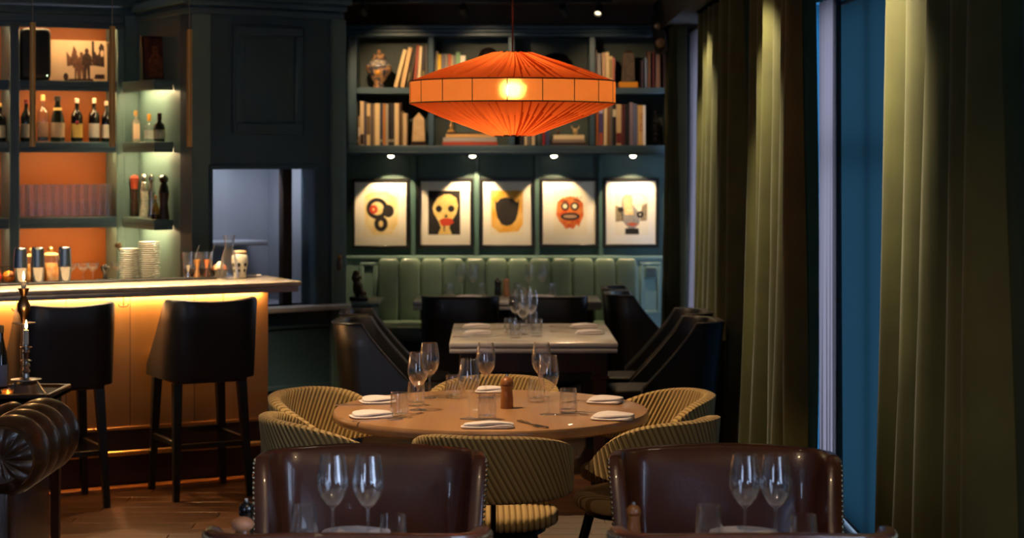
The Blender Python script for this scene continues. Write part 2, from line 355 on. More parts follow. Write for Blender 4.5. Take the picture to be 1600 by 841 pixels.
# hatch niche: steel pass beyond the wall
hp = thing('serving_hatch', 'brushed steel serving hatch let into the panelled wall beside the bar', 'hatch', (PN[0], PN[1], 0), PA)
MB().box(h0, h1, .60, .62, hz0, hz1+.12).build('back_panel', brushed, hp); MB().box(h0-.02, h0, .16, .62, hz0, hz1+.12).build('side_panel', brushed, hp); MB().box(h1, h1+.02, .16, .62, hz0, hz1+.12).build('side_panel', brushed, hp)
MB().box(h0, h1, .16, .62, hz1+.12, hz1+.14).build('top_panel', brushed, hp); MB().box(h0, h1, .165, .62, hz0-.02, hz0).build('floor_panel', brushed, hp)
MB().bev(h0+.01, h1-.16, .30, .59, 1.205, 1.235, .004).build('shelf', brushed, hp)
MB().bev(h1-.165, h1-.10, .10, .16, hz0, hz1, .004).build('upright', mat('dark_upright', '#2b1a12', .5), hp)
MB().bev(h0+.06, h1-.06, .17, .21, hz1+.085, hz1+.118, .004).build('added_fill_strip', glow('added_fill_glow', (.75, .82, 1), .4), hp)  # strip and its light are added to brighten the niche, unseen above the opening
pl = light('hatch_fill_light', 'AREA', Vector(PN+(0,))+RZ(PA) @ Vector(((h0+h1)/2, .19, hz1+.08)), 2.4, (.80, .86, 1), rot=(0, 0, PA), shape='RECTANGLE', size=.4, size_y=.03)
# return wall beside the back bar
RA = math.radians(120); RD = (math.cos(RA), math.sin(RA)); RE = (PN[0]+.99*RD[0], PN[1]+.99*RD[1])
rw = segwall('wall_return', PN, RE, .12, paintg, side=-1)
segwall('wall_bar', (-2.548, 12.53), (RE[0]+.05, RE[1]+.02), .1, paintg)
c = MB()
for d, za, zb in ((.03, 2.66, 2.70), (.06, 2.72, 2.78), (.11, 2.80, CZ)): c.bev(0, .95, 0, d, za, zb, .006, 1)
c.build('cornice', paintg, rw)

# ---------------------------------------------------------------- back bar
BA = math.radians(25); G0 = Vector((-2.56, 12.50, 0)); GD = (math.cos(BA), math.sin(BA)); GN = (-GD[1], GD[0])
def gx(px, y=0): return hit(px, (G0.x+y*GN[0], G0.y+y*GN[1]), GD)
def gw(x, y, z): return Vector((G0.x+x*GD[0]+y*GN[0], G0.y+x*GD[1]+y*GN[1], z))
bb = thing('back_bar', 'built-in back bar shelving with orange panels behind the bottles', 'shelving', tuple(G0), BA)
SH = [(1.384, .045), (1.873, .045), (2.27, .045)]
DX0, DX1 = gx(15), gx(31)
MB().box(-2.4, 0, .32, .34, 0, 2.64).build('back_panel', orange, bb)
for x0, x1 in ((DX1, -.02), (-2.4, DX0)):
    for i, (z, th) in enumerate(SH): MB().bev(x0+.0015, x1-.0015, .012, .319, z-th, z, .004, 1).box(x0+.002, x1-.002, .012, .03, z-th-.022, z-th).build('shelf', paint, bb)
MB().bev(DX0, DX1, 0, .32, 0, 2.64, .005, 1).build('divider', paint, bb); MB().bev(-.02, .03, 0, .32, 0, 2.64, .005, 1).build('side_panel', paintg, bb)
MB().bev(-2.4, .03, 0, .32, 2.642, 2.70, .005, 1).box(-2.4, .03, 0, .02, 2.61, 2.642).build('head_rail', paint, bb)
c = MB(); c.bev(-2.4, .1, -.02, .30, 2.70, 2.75, .008); c.bev(-2.4, .12, -.06, .30, 2.76, 2.82, .01); c.bev(-2.4, .14, -.11, .30, 2.83, CZ, .01); c.build('cornice', paint, bb)
MB().bev(-2.4, .03, -.28, .318, 0, .92, .008).build('base_cabinet', paint, bb); MB().bev(-2.4, .03, -.30, .318, .922, .96, .008).build('worktop', barmarble, bb)
for x0, x1 in ((DX1, -.02), (-2.4, DX0)):
    for z in (SH[0][0]-SH[0][1], SH[1][0]-SH[1][1], SH[2][0]-SH[2][1], 2.64):
        MB().box(x0+.01, x1-.01, .045, .06, z-.008, z-.001).build('led_strip', ledm, bb)
        xm = (max(x0, -1.4)+x1)/2; L = (x1-max(x0, -1.4))-.04
        light('shelf_light', 'AREA', gw(xm, .055, z-.012), 1.15, (1, .58, .25), rot=Matrix.Rotation(BA, 3, 'Z').to_euler(), shape='RECTANGLE', size=L, size_y=.012).rotation_euler = (Matrix.Rotation(BA, 3, 'Z') @ Matrix.Rotation(math.radians(20), 3, 'X')).to_euler()

# bottles
def bottle(label, loc, h, r, kind, glassm, labm=None, capm=None, group=None, name='bottle', shape='wine', rz=0):
    t = thing(name, label, 'bottle', loc, rz, group)
    prof = {'wine': [(r*.9, 0), (r, .006), (r, h*.56), (r*.92, h*.63), (r*.5, h*.72), (r*.36, h*.78), (r*.34, h*.94)],
            'champ': [(r*.9, 0), (r, .006), (r, h*.42), (r*.88, h*.55), (r*.6, h*.70), (r*.40, h*.82), (r*.40, h*.94)],
            'square': [(r*.95, 0), (r, .005), (r, h*.62), (r*.8, h*.68), (r*.35, h*.73), (r*.33, h*.88)],
            'spirit': [(r*.9, 0), (r, .006), (r, h*.60), (r*.85, h*.66), (r*.42, h*.71), (r*.33, h*.76), (r*.33, h*.93)],
            'squat': [(r*.9, 0), (r, .008), (r*1.02, h*.45), (r*.85, h*.60), (r*.4, h*.68), (r*.34, h*.80)]}[shape]
    seg = 4 if shape == 'square' else 20
    MM = RZ(PI/4) if shape == 'square' else None
    MB().lathe(prof, seg, M=MM).build('glass_body', glassm, t, angle=50)
    top = prof[-1][1]; cr = prof[-1][0]
    MB().lathe([(cr*1.15, top-h*.05), (cr*1.18, h-.003), (cr*.9, h)], 14).build('cap', capm or blackmill, t)
    if labm:
        l = MB(); z0, z1 = h*.10, h*.42; rr = r*1.012
        if shape == 'square':
            l.box(-r*.62, r*.62, -r*.73, -r*.715, z0, h*.58)
        else:
            pts = [(-PI/2-PI*.42+PI*.84*i/12) for i in range(13)]
            l.loft([[Vector((q*math.cos(a), q*math.sin(a), z)) for z, q in ((z0, rr), (z1, rr), (z1, rr-.0012), (z0, rr-.0012))] for a in pts])
        l.build('label', labm, t)
    return t
zb2 = SH[1][0]+.001
G = 'bottles along the middle back bar shelf'
spec = [(41, .275, .036, 'wine', bottledark, '#b9ac98', '#5a1410', 'slim dark bottle with a red capsule and pale label on the orange back bar'),
        (67, .305, .036, 'spirit', glass, '#c79a7a', '#dba86a', 'clear spirit bottle with a cork stopper on the orange back bar'),
        (90, .298, .046, 'champ', bottlegreen, '#c9a987', '#15110e', 'broad green champagne bottle with cream label on the orange back bar'),
        (120, .285, .038, 'wine', bottledark, '#d6b25e', '#c9a79a', 'dark bottle with yellow label and red seal on the orange back bar'),
        (147, .288, .036, 'spirit', bottledark, '#c2b9ac', '#cdb59d', 'dark spirit bottle with grey label and pale cap on the orange back bar'),
        (166, .270, .032, 'wine', bottledark, '#cfc2ae', '#cdb59d', 'dark wine bottle closest to the back bar side panel')]
for px, h, r, sh, gm, lc, cap, lb in spec:
    x = gx(px, .12); b = bottle(lb, tuple(gw(x, .12, zb2)), h, r, 'b', gm, flat(lc), flat(cap, .4), G, shape=sh, rz=.22)
    if px == 67: MB().lathe([(.033, .006), (.033, .07)], 18).build('liquid', bottledark, b)
    if px == 120:
        s = MB().ball((.002, -.0385, .125), (.012, .004, .014), 12, 6).build('wax_seal', flat('#9c1512', .4), b); MB().loft([[Vector((sx, -.040+yy*0-(.0 if z < .16 else -.012), z)) for sx, yy in ((-.004, 0), (.004, 0), (.004, 1), (-.004, 1))] for z in (.13, .16, .2)]).build('ribbon', flat('#bfc7d6'), b)
    if px == 90: MB().lathe([(.0285, .205), (.0255, .222)], 20, caps=False).build('neck_band', flat('#d9b36c', .4), b); MB().lathe([(.0475, .09), (.047, .115)], 6).build('crest', flat('#8f9a86'), b)
bottle('dark spirit bottle with cream label in the shelf bay left of the divider', tuple(gw(gx(0, .12), .12, zb2)), .25, .036, 'b', bottledark, flat('#d8c59e'), flat('#caa35f'), G, shape='spirit', rz=.22)
# top shelf: black rounded cabinet radio and leaning prints
zt = SH[2][0]+.001
def gpx(px0, px1, y): return gx(px0, y), gx(px1, y)
x0, x1 = gpx(30, 77, .10)
t = thing('speaker', 'black rounded wireless speaker on the top back bar shelf', 'speaker', tuple(gw((x0+x1)/2, .10, zt)), BA)
hw = (x1-x0)/2; b = MB(); b.cushion((0, 0, .168), (hw, .07, .166), .22, 40, 16); b.build('body', mat('speaker_cloth', '#08080a', .6), t)
MB().ball((hw*.72, -.068, .03), .004).build('indicator_light', glow('indicator', (.7, 1, .5), 4), t)
b = MB(); b.tube([Vector((hw*math.copysign(abs(math.cos(a))**.3, math.cos(a))*.96, -.0, .168+.166*abs(math.sin(a))**.3*math.copysign(1, math.sin(a))*.99)) for a in [2*PI*i/40 for i in range(41)]], .006, 6); b.build('trim_band', mat('copper_trim', (.7, .45, .3), .3, 1), t)
def leaning_print(name, label, cat, px0, px1, ztop, y, papercol, tilt=.08):
    x0, x1 = gpx(px0, px1, y); t = thing(name, label, cat, tuple(gw((x0+x1)/2, y, zt)), BA); hwd = (x1-x0)/2; hh = ztop-zt
    M = Matrix.Rotation(-tilt, 4, 'X')
    MB().box(-hwd, hwd, 0, .008, 0, hh, M).build('sheet', papercol, t)
    return t, hwd, hh, M
photopaper = mat('sepia_photo_paper', '#e8c9a4', .6, col2='#d8b48c', scale=4)
t, hwd, hh, M = leaning_print('photo_print', 'black and white photo print of a standing group on the top back bar shelf', 'print', 78, 168, 2.545, .20, photopaper)
sepia = mat('photo_black', '#2a1610', .6, col2='#4a2c1e', scale=40); sep2 = mat('photo_grey', '#7a5138', .6, col2='#5b3826', scale=30)
def pic(par, name, pts, mm, d, M, sx=1., sz=1.):
    return MB().prism([(p[0]*sx, p[1]*sz) for p in pts], lambda x, z: M @ Vector((x, -d, z)), lambda x, z: M @ Vector((x, -d+.0004, z))).build(name, mm, par)
def person(cx, foot, h, mm, d):     # soft standing silhouette in the print
    s = h/100
    P = [(-9, 0), (-3, 0), (-1, 38), (3, 0), (9, 0), (10, 45), (17, 42), (15, 72), (8, 82), (5, 84), (7, 92), (3, 100), (-3, 100), (-7, 92), (-5, 84), (-8, 82), (-15, 72), (-16, 44), (-9, 46)]
    pic(t, 'figure', [(cx+x*s, foot+z*s) for x, z in P], mm, d, M)
person(.055, .018, .205, sepia, .0008); person(-.012, .018, .16, sep2, .0005); person(.02, .018, .18, sep2, .0006)
pic(t, 'figure', [(-.075, .1), (-.02, .11), (-.01, .2), (-.03, .24), (-.05, .16), (-.08, .2)], sep2, .0005, M); pic(t, 'wheel', ell(-.085, .03, .016, .026), sepia, .0007, M)
pic(t, 'figure', [(.09, .11), (.170, .10), (.17, .24), (.15, .26), (.12, .2), (.095, .2)], sepia, .0005, M); pic(t, 'face', ell(.125, .205, .012, .026), photopaper, .001, M); pic(t, 'face', ell(.156, .19, .011, .022), photopaper, .001, M)
pic(t, 'table_edge', [(.10, .02), (.17, .02), (.17, .05), (.11, .05)], sepia, .0007, M); pic(t, 'ground', [(-.09, .004), (.10, .004), (.09, .022), (-.06, .018)], sepia, .0009, M); pic(t, 'doorway', [(.088, .13), (.105, .13), (.105, .27), (.088, .27)], sepia, .0004, M)
t, hwd, hh, M = leaning_print('poster', 'narrow brown poster leaning at the end of the top back bar shelf', 'print', 170, 179, 2.53, .05, mat('poster_brown', '#8c6a52', .6, col2='#5c3e2e', scale=20, stretch=(3, 1, .3)))
MB().box(-hwd-.003, hwd+.003, -.003, .012, hh-.012, hh+.002, M).build('top_rail', flat('#e0b48a'), t)
# stacked tumblers on the lower back bar shelf
tum = MB(); tum.lathe([(.024, .0), (.029, .002), (.033, .106), (.0315, .106), (.0275, .008), (.0, .006)], 16)
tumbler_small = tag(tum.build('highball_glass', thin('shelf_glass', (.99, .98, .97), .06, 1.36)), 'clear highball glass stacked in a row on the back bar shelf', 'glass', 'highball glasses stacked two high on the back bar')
xs0, xs1 = gx(37, .10), -.062; N = 11; first = True
for row, yy in enumerate((.08, .16)):
    for i in range(N):
        for l in range(2):
            x = xs0+(xs1-xs0)*i/(N-1)
            o = tumbler_small if first else tumbler_small.copy()
            if not first: COL.objects.link(o)
            first = False; o['label'] = 'clear highball glass in the %s tier stacked on the back bar shelf' % ('upper' if l else 'lower'); o.location = gw(x, yy, SH[0][0]+.001+l*.1075)
# dark crate of bottles in the neighbouring bay
# ---------------------------------------------------------------- corner shelves on the return wall
R0 = Vector((-2.10, 11.96, 0))
def rwld(x, y, z): return R0+RZ(RA) @ Vector((x, y, z))
WSH = [1.385, 1.872, 2.262]
for z, lb in zip(WSH, ('lowest painted corner shelf holding the pepper mills', 'middle painted corner shelf holding three short bottles', 'top painted corner shelf holding a dark framed picture')):
    t = thing('corner_shelf', lb, 'shelf', tuple(rwld(0, 0, z)), RA, 'painted shelves on the return wall'); MB().bev(.04, .66, .001, .128, -.04, 0, .005).box(.045, .655, .114, .126, -.066, -.04).box(.042, .054, .004, .126, -.066, -.04).build('board', paintg, t)
    MB().box(.10, .62, .085, .10, -.046, -.0405).build('led_strip', ledm, t)
    lo_ = light('corner_shelf_light', 'AREA', rwld(.36, .09, z-.05), 2.2, (1, .74, .38), shape='RECTANGLE', size=.5, size_y=.012); lo_.rotation_euler = (Matrix.Rotation(RA, 3, 'Z') @ Matrix.Rotation(math.radians(-12), 3, 'X')).to_euler()
def wingpos(px, y, z):
    P = rwld(0, y, 0); s = hit(px, (P.x, P.y), RD); return tuple(rwld(s, y, z))
zz = WSH[1]+.001; G = 'bottles on the middle corner shelf'
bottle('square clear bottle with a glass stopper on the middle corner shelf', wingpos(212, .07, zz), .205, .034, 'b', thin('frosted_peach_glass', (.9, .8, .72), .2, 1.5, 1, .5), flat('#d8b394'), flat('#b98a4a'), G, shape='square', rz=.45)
bottle('squat clear bottle with yellow stopper and white label on the corner shelf', wingpos(233, .06, zz), .178, .032, 'b', glass, flat('#f2ead8'), flat('#d98f2a'), G, shape='squat', rz=.3)
bottle('squat dark bottle with brown stopper and cream label on the corner shelf', wingpos(249, .06, zz), .180, .036, 'b', bottledark, flat('#ecdcb4'), flat('#3a140c'), G, shape='squat', rz=.3)
zz = WSH[0]+.001
def mill(name, label, loc, prof, body, top, group=None, split=.72, cat='mill'):
    t = thing(name, label, cat, loc, 0, group); H_ = prof[-1][1]; k = [p for p in prof if p[1] <= split*H_]; q = [p for p in prof if p[1] >= split*H_]
    q = [(k[-1][0], k[-1][1]+.0005)]+q
    MB().lathe(k, 20).build('body', body, t); MB().lathe(q, 20).build('head', top, t); return t
tall = [(.030, 0), (.032, .01), (.026, .06), (.021, .10), (.026, .14), (.029, .17), (.022, .215), (.016, .23), (.024, .245), (.026, .262), (.015, .28), (0, .285)]
mill('pepper_mill', 'tall white speckled pepper mill on the lowest corner shelf', wingpos(226, .045, zz), tall, mat('speckled_white', '#e9dfc6', .4, col2='#b9b3a4', scale=90), mat('silver_head', (.85, .8, .7), .15, 1), 'tall mills on the corner shelf')
mill('pepper_mill', 'tall slim steel pepper mill between white and dark mills on corner shelf', wingpos(237, .062, zz), [(r*.8, z*.985) for r, z in tall], silver, mat('silver_head', (.85, .8, .7), .15, 1), 'tall mills on the corner shelf')
mill('pepper_mill', 'tall dark wooden pepper mill on the lowest corner shelf', wingpos(256, .05, zz), [(r*1.15, z*.98) for r, z in tall], walnut, blackmill, 'tall mills on the corner shelf')
mill('pepper_mill', 'brown mill with a red and gold dome top on the lowest corner shelf', wingpos(210, .04, zz), [(.024, 0), (.026, .08), (.02, .1), (.022, .18), (.03, .245), (.032, .25), (.02, .268), (0, .275)], walnut, flat('#a8452a', .4), 'tall mills on the corner shelf', .86)
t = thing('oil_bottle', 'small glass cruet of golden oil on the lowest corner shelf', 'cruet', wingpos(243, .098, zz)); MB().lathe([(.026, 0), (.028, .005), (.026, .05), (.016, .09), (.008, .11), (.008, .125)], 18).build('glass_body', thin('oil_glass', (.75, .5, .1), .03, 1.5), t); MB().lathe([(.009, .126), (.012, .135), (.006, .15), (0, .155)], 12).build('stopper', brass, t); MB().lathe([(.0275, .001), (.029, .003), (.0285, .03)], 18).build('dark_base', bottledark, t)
# dark framed picture on the top corner shelf
P = wingpos(244, .05, WSH[2]+.001); t = thing('picture', 'small dark framed picture of a bottle on the top corner shelf', 'picture', P, math.radians(30))
M = Matrix.Rotation(-.12, 4, 'X'); MB().bev(-.085, .085, 0, .03, 0, .285, .004, 1, M).build('frame', blackframe, t)
pic(t, 'print', [(-.07, .012), (.06, .012), (.06, .27), (-.07, .27)], mat('amber_print', '#6a2f14', .5, col2='#2c120a', scale=25, stretch=(1, 1, .4)), .0008, M)
pic(t, 'bottle_shape', [(-.045, .02), (.045, .02), (.045, .13), (.02, .17), (.018, .22), (-.018, .22), (-.02, .17), (-.045, .13)], mat('amber_figure', '#a55a2c', .5, col2='#5e2a12', scale=40), .0014, M)
tag(MB().lathe([(.014, 0), (.016, .004), (.016, .035), (.0, .04)], 14, M=Matrix.Translation(Vector(gw(-.012, .0, 1.20))) @ Matrix.Rotation(PI/2, 4, 'X')).ball(tuple(gw(-.012, -.045, 1.19)), (.012, .012, .03)).build('door_knob', bronze), 'dark bronze knob fixed to the back bar side panel', 'knob')

# ---------------------------------------------------------------- the bar
UA = math.radians(27.5); B0 = Vector((-1.404, 10.69, 0)); UD = (math.cos(UA), math.sin(UA)); UN = (UD[1], -UD[0])
def bw_(s, w, z): return Vector((B0.x+s*UD[0]+w*UN[0], B0.y+s*UD[1]+w*UN[1], z))
def bs(px, w=0): return hit(px, (B0.x+w*UN[0], B0.y+w*UN[1]), UD)
# local frame: x along the bar, y = away from the guests, so w = -y
bar = thing('bar', 'bar front clad in glowing copper sheet above a dark plinth', 'bar', tuple(B0), UA)
SL = -2.9
MB().box(SL, 0, 0, .50, 0, .312).build('plinth', plinthm, bar)
MB().box(SL, .03, -.035, .50, .316, 1.038).build('copper_panel', copper, bar)
MB().bev(SL, .04, -.048, -.035, .31, .328, .003, 1).build('copper_lip', copper, bar)
for px in (100, 200, 300): MB().box(bs(px), bs(px)+.003, -.0365, -.035, .33, 1.03).build('sheet_seam', flat('#3a1d0c'), bar)
MB().bev(SL, .02, -.11, -.002, .0, .012, .003, 1).build('floor_strip', mat('amber_wood_strip', '#9a5a28', .35), bar)
b = MB(); b.tube([(SL, -.13, .20), (.03, -.13, .20)], .014, 10); b.build('foot_rail', brass, bar)
for s in (-.12, -1.0, -1.9): MB().tube([(s, -.02, .20), (s, -.13, .20)], .009, 8).build('rail_bracket', brass, bar)
MB().box(SL, -.02, -.095, -.08, 1.030, 1.0385).build('led_strip', ledm, bar)
lo = light('counter_led', 'AREA', bw_(SL/2+.2, .085, 1.028), 28, (1, .56, .20), shape='RECTANGLE', size=2.5, size_y=.012)
lo.rotation_euler = (Matrix.Rotation(UA, 3, 'Z') @ Matrix.Rotation(math.radians(25), 3, 'X')).to_euler()
for px in (27, 193, 349):
    s = bs(px, .12)
    h = MB(); h.tube([(s, -.12, 1.036), (s, -.12, .985)], .003, 6); h.tube([(s-.028, -.12, .995), (s-.022, -.12, .982), (s, -.12, .978), (s+.022, -.12, .982), (s+.028, -.12, .995)], .003, 6); h.build('coat_hook', blackmetal, bar)
wt = thing('bar_worktop', 'thick stepped marble counter on top of the copper bar', 'counter', tuple(B0), UA)
MB().bev(SL, .115, -.285, .24, 1.040, 1.070, .004, 2).build('lower_slab', mat('grey_bar_marble', '#8b8480', .3, col2='#a59d96', scale=6), wt)
MB().bev(SL, .13, -.30, .25, 1.071, 1.098, .009, 3).build('upper_slab', barmarble, wt)
BT = 1.099
def onbar(px, w): s = bs(px, w); return tuple(bw_(s, w, BT))
mt = thing('bar_mat', 'long black rubber bar mat along the inner edge of the counter', 'mat', tuple(bw_(0, 0, BT)), UA)
MB().bev(SL+.3, bs(333, -.12), .05, .128, 0, .012, .003, 1).build('sheet', mat('black_rubber', '#0c0b0b', .6), mt)
BM = BT+.013
def onmat(px, w=-.09): s = bs(px, w); return tuple(bw_(s, w, BM))
def shaker():
    t = thing('cocktail_shaker', 'polished steel cocktail shaker standing on the bar mat', 'shaker', (0, 0, 0), 0, 'steel shakers on the bar mat')
    MB().lathe([(.028, 0), (.030, .004), (.036, .075), (.037, .078)], 24).build('lower_tin', steel, t)
    MB().lathe([(.039, .079), (.038, .084), (.033, .17), (.031, .182), (.027, .186), (0, .186)], 24).build('upper_tin', steel, t); return t
R = Repeat(shaker())
for px, lb in ((32, 'steel cocktail shaker standing closest to the fruit basket'), (59, 'steel cocktail shaker in the middle of the three shakers'), (101, 'steel cocktail shaker standing next to the liqueur glasses')): R(onmat(px), 0, lb)
# jars with fruit garnish, orange and red fruit in a wire basket
for px, lb, hh in ((79, 'big lidded glass jar of orange slices behind the steel shakers', .17), (49, 'smaller lidded glass jar half hidden behind a steel shaker', .165)):
    t = thing('glass_jar', lb, 'jar', onbar(px, -.19))
    MB().lathe([(.045, 0), (.047, .005), (.047, hh*.78), (.038, hh*.86), (.036, hh*.86), (.043, .01), (0, .008)], 24).build('glass_body', glass, t)
    MB().lathe([(.040, .012), (.042, .02), (.042, hh*.62), (0, hh*.64)], 20).build('contents', mat('orange_slices', '#c8761f', .6, col2='#e2b070', scale=35), t)
    MB().lathe([(.044, hh*.865), (.046, hh*.89), (.03, hh*.95), (.008, hh*.97)], 20).build('lid', mat('jar_lid', '#d8a96a', .3, coat=.4), t); MB().ball((0, 0, hh*1.06), .017).build('knob', brass, t)
bk = thing('wire_basket', 'black wire fruit basket on the bar counter', 'basket', onbar(4, -.195)); b = MB()
for z, r in ((.004, .075), (.045, .082), (.09, .085)): b.tube([(r*math.cos(a), r*.7*math.sin(a), z) for a in [2*PI*i/28 for i in range(29)]], .002, 5)
for i in range(14): a = 2*PI*i/14; b.tube([(.075*math.cos(a), .0525*math.sin(a), .004), (.09*math.cos(a), .063*math.sin(a), .09)], .0015, 4)
b.build('wires', blackmetal, bk)
P = Vector(onbar(4, -.195))
for dx, dy, r, cH, lb, nm in ((-.035, -.01, .032, '#b0281c', 'red apple in the wire basket on the bar', 'apple'), (.03, .012, .034, '#d9761c', 'orange resting against the rim of the wire basket', 'orange')):
    t = thing(nm, lb, 'fruit', (P.x+dx, P.y+dy, P.z+.006+r)); MB().ball((0, 0, 0), (r, r, r*.94), 18, 12).build('fruit_body', mat(nm+'_skin', cH, .45, bump=.1, bscale=200), t); MB().tube([(0, 0, r*.88), (.003, 0, r*1.1)], .002, 5).build('stem', walnut, t)
# small coupe glasses and a black tool by the orange wall
cp = MB(); cp.lathe([(.026, 0), (.026, .002), (.004, .006), (.0035, .05), (.012, .058), (.03, .075), (.034, .1), (.033, .1), (.028, .077), (0, .062)], 18)
cpo = tag(cp.build('small_glass', glass), 'short stemmed liqueur glass behind the bar mat', 'glass', 'liqueur glasses behind the bar mat'); cpo.location = onbar(110, -.21)
for px in (130, 145, 183):
    o = cpo.copy(); COL.objects.link(o); o.location = onbar(px, -.215)
t = thing('bar_tool', 'black juicer tool standing behind the bar mat', 'juicer', onbar(164, -.205)); MB().bev(-.04, .04, -.03, .03, 0, .012, .004).build('base', blackmill, t); MB().lathe([(.012, .012), (.01, .04), (.022, .06), (.026, .08), (.01, .085), (.008, .09)], 14).build('cone', blackmill, t)
# stacks of saucers
sp = MB(); sp.lathe([(.030, 0), (.034, .002), (.060, .0075), (.061, .0095), (.034, .0048), (0, .005)], 24)
spm = sp.mesh('saucer', ceram); G = 'white saucers stacked on the counter'
for px, n, lb in ((204, 15, 'white saucer in the shorter stack on the bar counter'), (233, 18, 'white saucer in the taller stack on the bar counter')):
    for i in range(n):
        o = tag(obj('saucer', spm), lb if i < n-1 else 'topmost '+lb.replace('in the', 'of the'), 'saucer', G); p = onbar(px, -.192); o.location = (p[0]+random.uniform(-.003, .003), p[1], p[2]+i*.0118)
# mixing glasses with jiggers at the right end
for px, w, lb in ((297, -.19, 'clear mixing glass of dark liqueur with a bar spoon at the counter end'), (321, -.20, 'clear mixing glass with straws beside the jiggers')):
    t = thing('mixing_glass', lb, 'glass', onbar(px, w)); MB().lathe([(.032, 0), (.035, .003), (.043, .145), (.041, .145), (.033, .012), (0, .01)], 22).build('glass_body', glass, t)
    MB().lathe([(.033, .012), (.0365, .055), (0, .056)], 18).build('liquid', thin('red_liqueur', (.35, .05, .03), .05, 1.3), t); MB().tube([(-.01, 0, .02), (.05, .01, .185)], .0025, 6).build('spoon', steel, t)
jg = MB(); jg.lathe([(.020, 0), (.0205, .003), (.007, .044), (.0075, .047), (.022, .097), (.0205, .097), (.006, .05), (0, .048)], 20)
for px, mm, s, lb in ((294, steel, .7, 'small steel jigger on the bar mat'), (308, copper, 1.0, 'tall bright copper jigger on the bar mat'), (323, mat('rose_copper', (.5, .2, .1), .2, 1), 1.0, 'dark rose copper jigger on the bar mat')):
    t = thing('jigger', lb, 'jigger', onmat(px, -.085)); o = obj('cup', jg.mesh('cup', mm), t); o.scale = (s, s, s)
t = thing('fruit_bowl', 'dark bowl of limes and eggs behind the jiggers', 'bowl', onbar(343, -.19)); MB().lathe([(.03, 0), (.035, .004), (.052, .045), (.05, .046), (.03, .008), (0, .007)], 22).build('bowl', bottledark, t)
P = Vector(onbar(343, -.19))
for i, (dx, dy, c_) in enumerate(((-.018, 0, '#c98a5e'), (.02, .004, '#b9694a'), (.004, -.01, '#e8cdb2'))):
    tag(MB().ball((0, 0, 0), (.022, .022, .026), 14, 10).build('egg', flat(c_, .5), None, (P.x+dx, P.y+dy, P.z+.048+(.018 if i == 2 else 0))), ('tan egg in the dark bowl on the bar', 'reddish egg in the dark bowl on the bar', 'pale egg on top of the dark bowl on the bar')[i], 'egg', 'eggs in the bowl')
t = thing('carafe', 'clear glass water carafe at the end of the bar counter', 'carafe', onbar(358, -.03))
MB().lathe([(.050, 0), (.054, .004), (.054, .02), (.046, .10), (.034, .15), (.024, .172), (.024, .185), (.034, .245), (.0325, .245), (.0225, .186), (.0225, .172), (.032, .15), (.051, .02), (0, .014)], 26).build('glass_body', glass, t)
t = thing('ceramic_jar', 'white jar with a black flower pattern behind the carafe', 'jar', onbar(375, -.12)); MB().lathe([(.034, 0), (.036, .003), (.034, .03), (.047, .09), (.046, .12), (.036, .135)], 24).build('body', ceram, t); MB().lathe([(.037, .136), (.040, .142), (.036, .152), (0, .156)], 24).build('lid', mat('bamboo_lid', '#c9a884', .5), t)
for a in (-90, -140, -40, -190):
    for z, r in ((.075, .012), (.042, .009)):
        aa = math.radians(a); rr = .0445 if z > .05 else .0375
        MB().ball((rr*math.cos(aa), rr*math.sin(aa), z), (r*.9, r*.35, r), 10, 6, RZ(aa+PI/2).to_3x3()).build('flower_mark', flat('#17130f', .4), t)
b = MB(); b.cushion((0, 0, .008), (.055, .035, .008), .6); o = b.build('bar_cloth', linen, None, onbar(393, -.15), .4); tag(o, 'folded white bar cloth at the counter end', 'cloth')

# ---------------------------------------------------------------- upholstered scoop seats (black chairs and bar stools)
def upath(hw, yb, yf, r, ns=8, na=8, nb=8):
    P = []
    for i in range(ns): t = i/ns; P.append((-hw, yf+(yb+r-yf)*t, -1, 0, 1-t))
    for i in range(na): a = PI+PI/2*i/na; P.append((-hw+r+r*math.cos(a), yb+r+r*math.sin(a), math.cos(a), math.sin(a), 0))
    for i in range(nb+1): t = i/nb; P.append((-hw+r+(2*hw-2*r)*t, yb, 0, -1, 0))
    for i in range(1, na+1): a = -PI/2+PI/2*i/na; P.append((hw-r+r*math.cos(a), yb+r+r*math.sin(a), math.cos(a), math.sin(a), 0))
    for i in range(1, ns+1): t = i/ns; P.append((hw, yb+r+(yf-yb-r)*t, 1, 0, t))
    return P
def shell(hw, yb, yf, r, zb, zt, zfront, th=.05, lean=.07, knee=.18, dip=0., flare=0., rows=5):
    """wrap-around back: full height behind, sloping down along the sides to the seat front"""
    loops = []
    for x, y, nx, ny, q in upath(hw, yb, yf, r, 10):
        k = max(0, (q-knee)/(1-knee)); top = zt-(zt-zfront)*(k**.85)-dip*max(0, 1-(x/(hw*.8))**2)*(q == 0)
        loop = []
        def P(off, z):
            f = (z-zb)/(zt-zb); return Vector((x+nx*(off+flare*f), y+ny*off-lean*f*(1-.0*q)+ny*flare*f, z))
        for i in range(rows): loop.append(P(0, zb+(top-.018-zb)*i/(rows-1)))
        loop += [P(th*.15, top-.005), P(th*.5, top), P(th*.85, top-.005)]
        for i in range(rows): loop.append(P(th, top-.018-(top-.018-zb)*i/(rows-1)))
        loops.append(loop)
    return MB().loft(loops)
def legs(t, pts, z0, z1, r0, r1, mm, name='leg'):
    for (x, y), (x2, y2) in pts:
        b = MB(); b.loft([[Vector((cx+sx*r, cy+sy*r, z)) for sx, sy in ((-1, -1), (1, -1), (1, 1), (-1, 1))] for cx, cy, z, r in ((x2, y2, z0, r1), (x, y, z1, r0))]); b.build(name, mm, t)
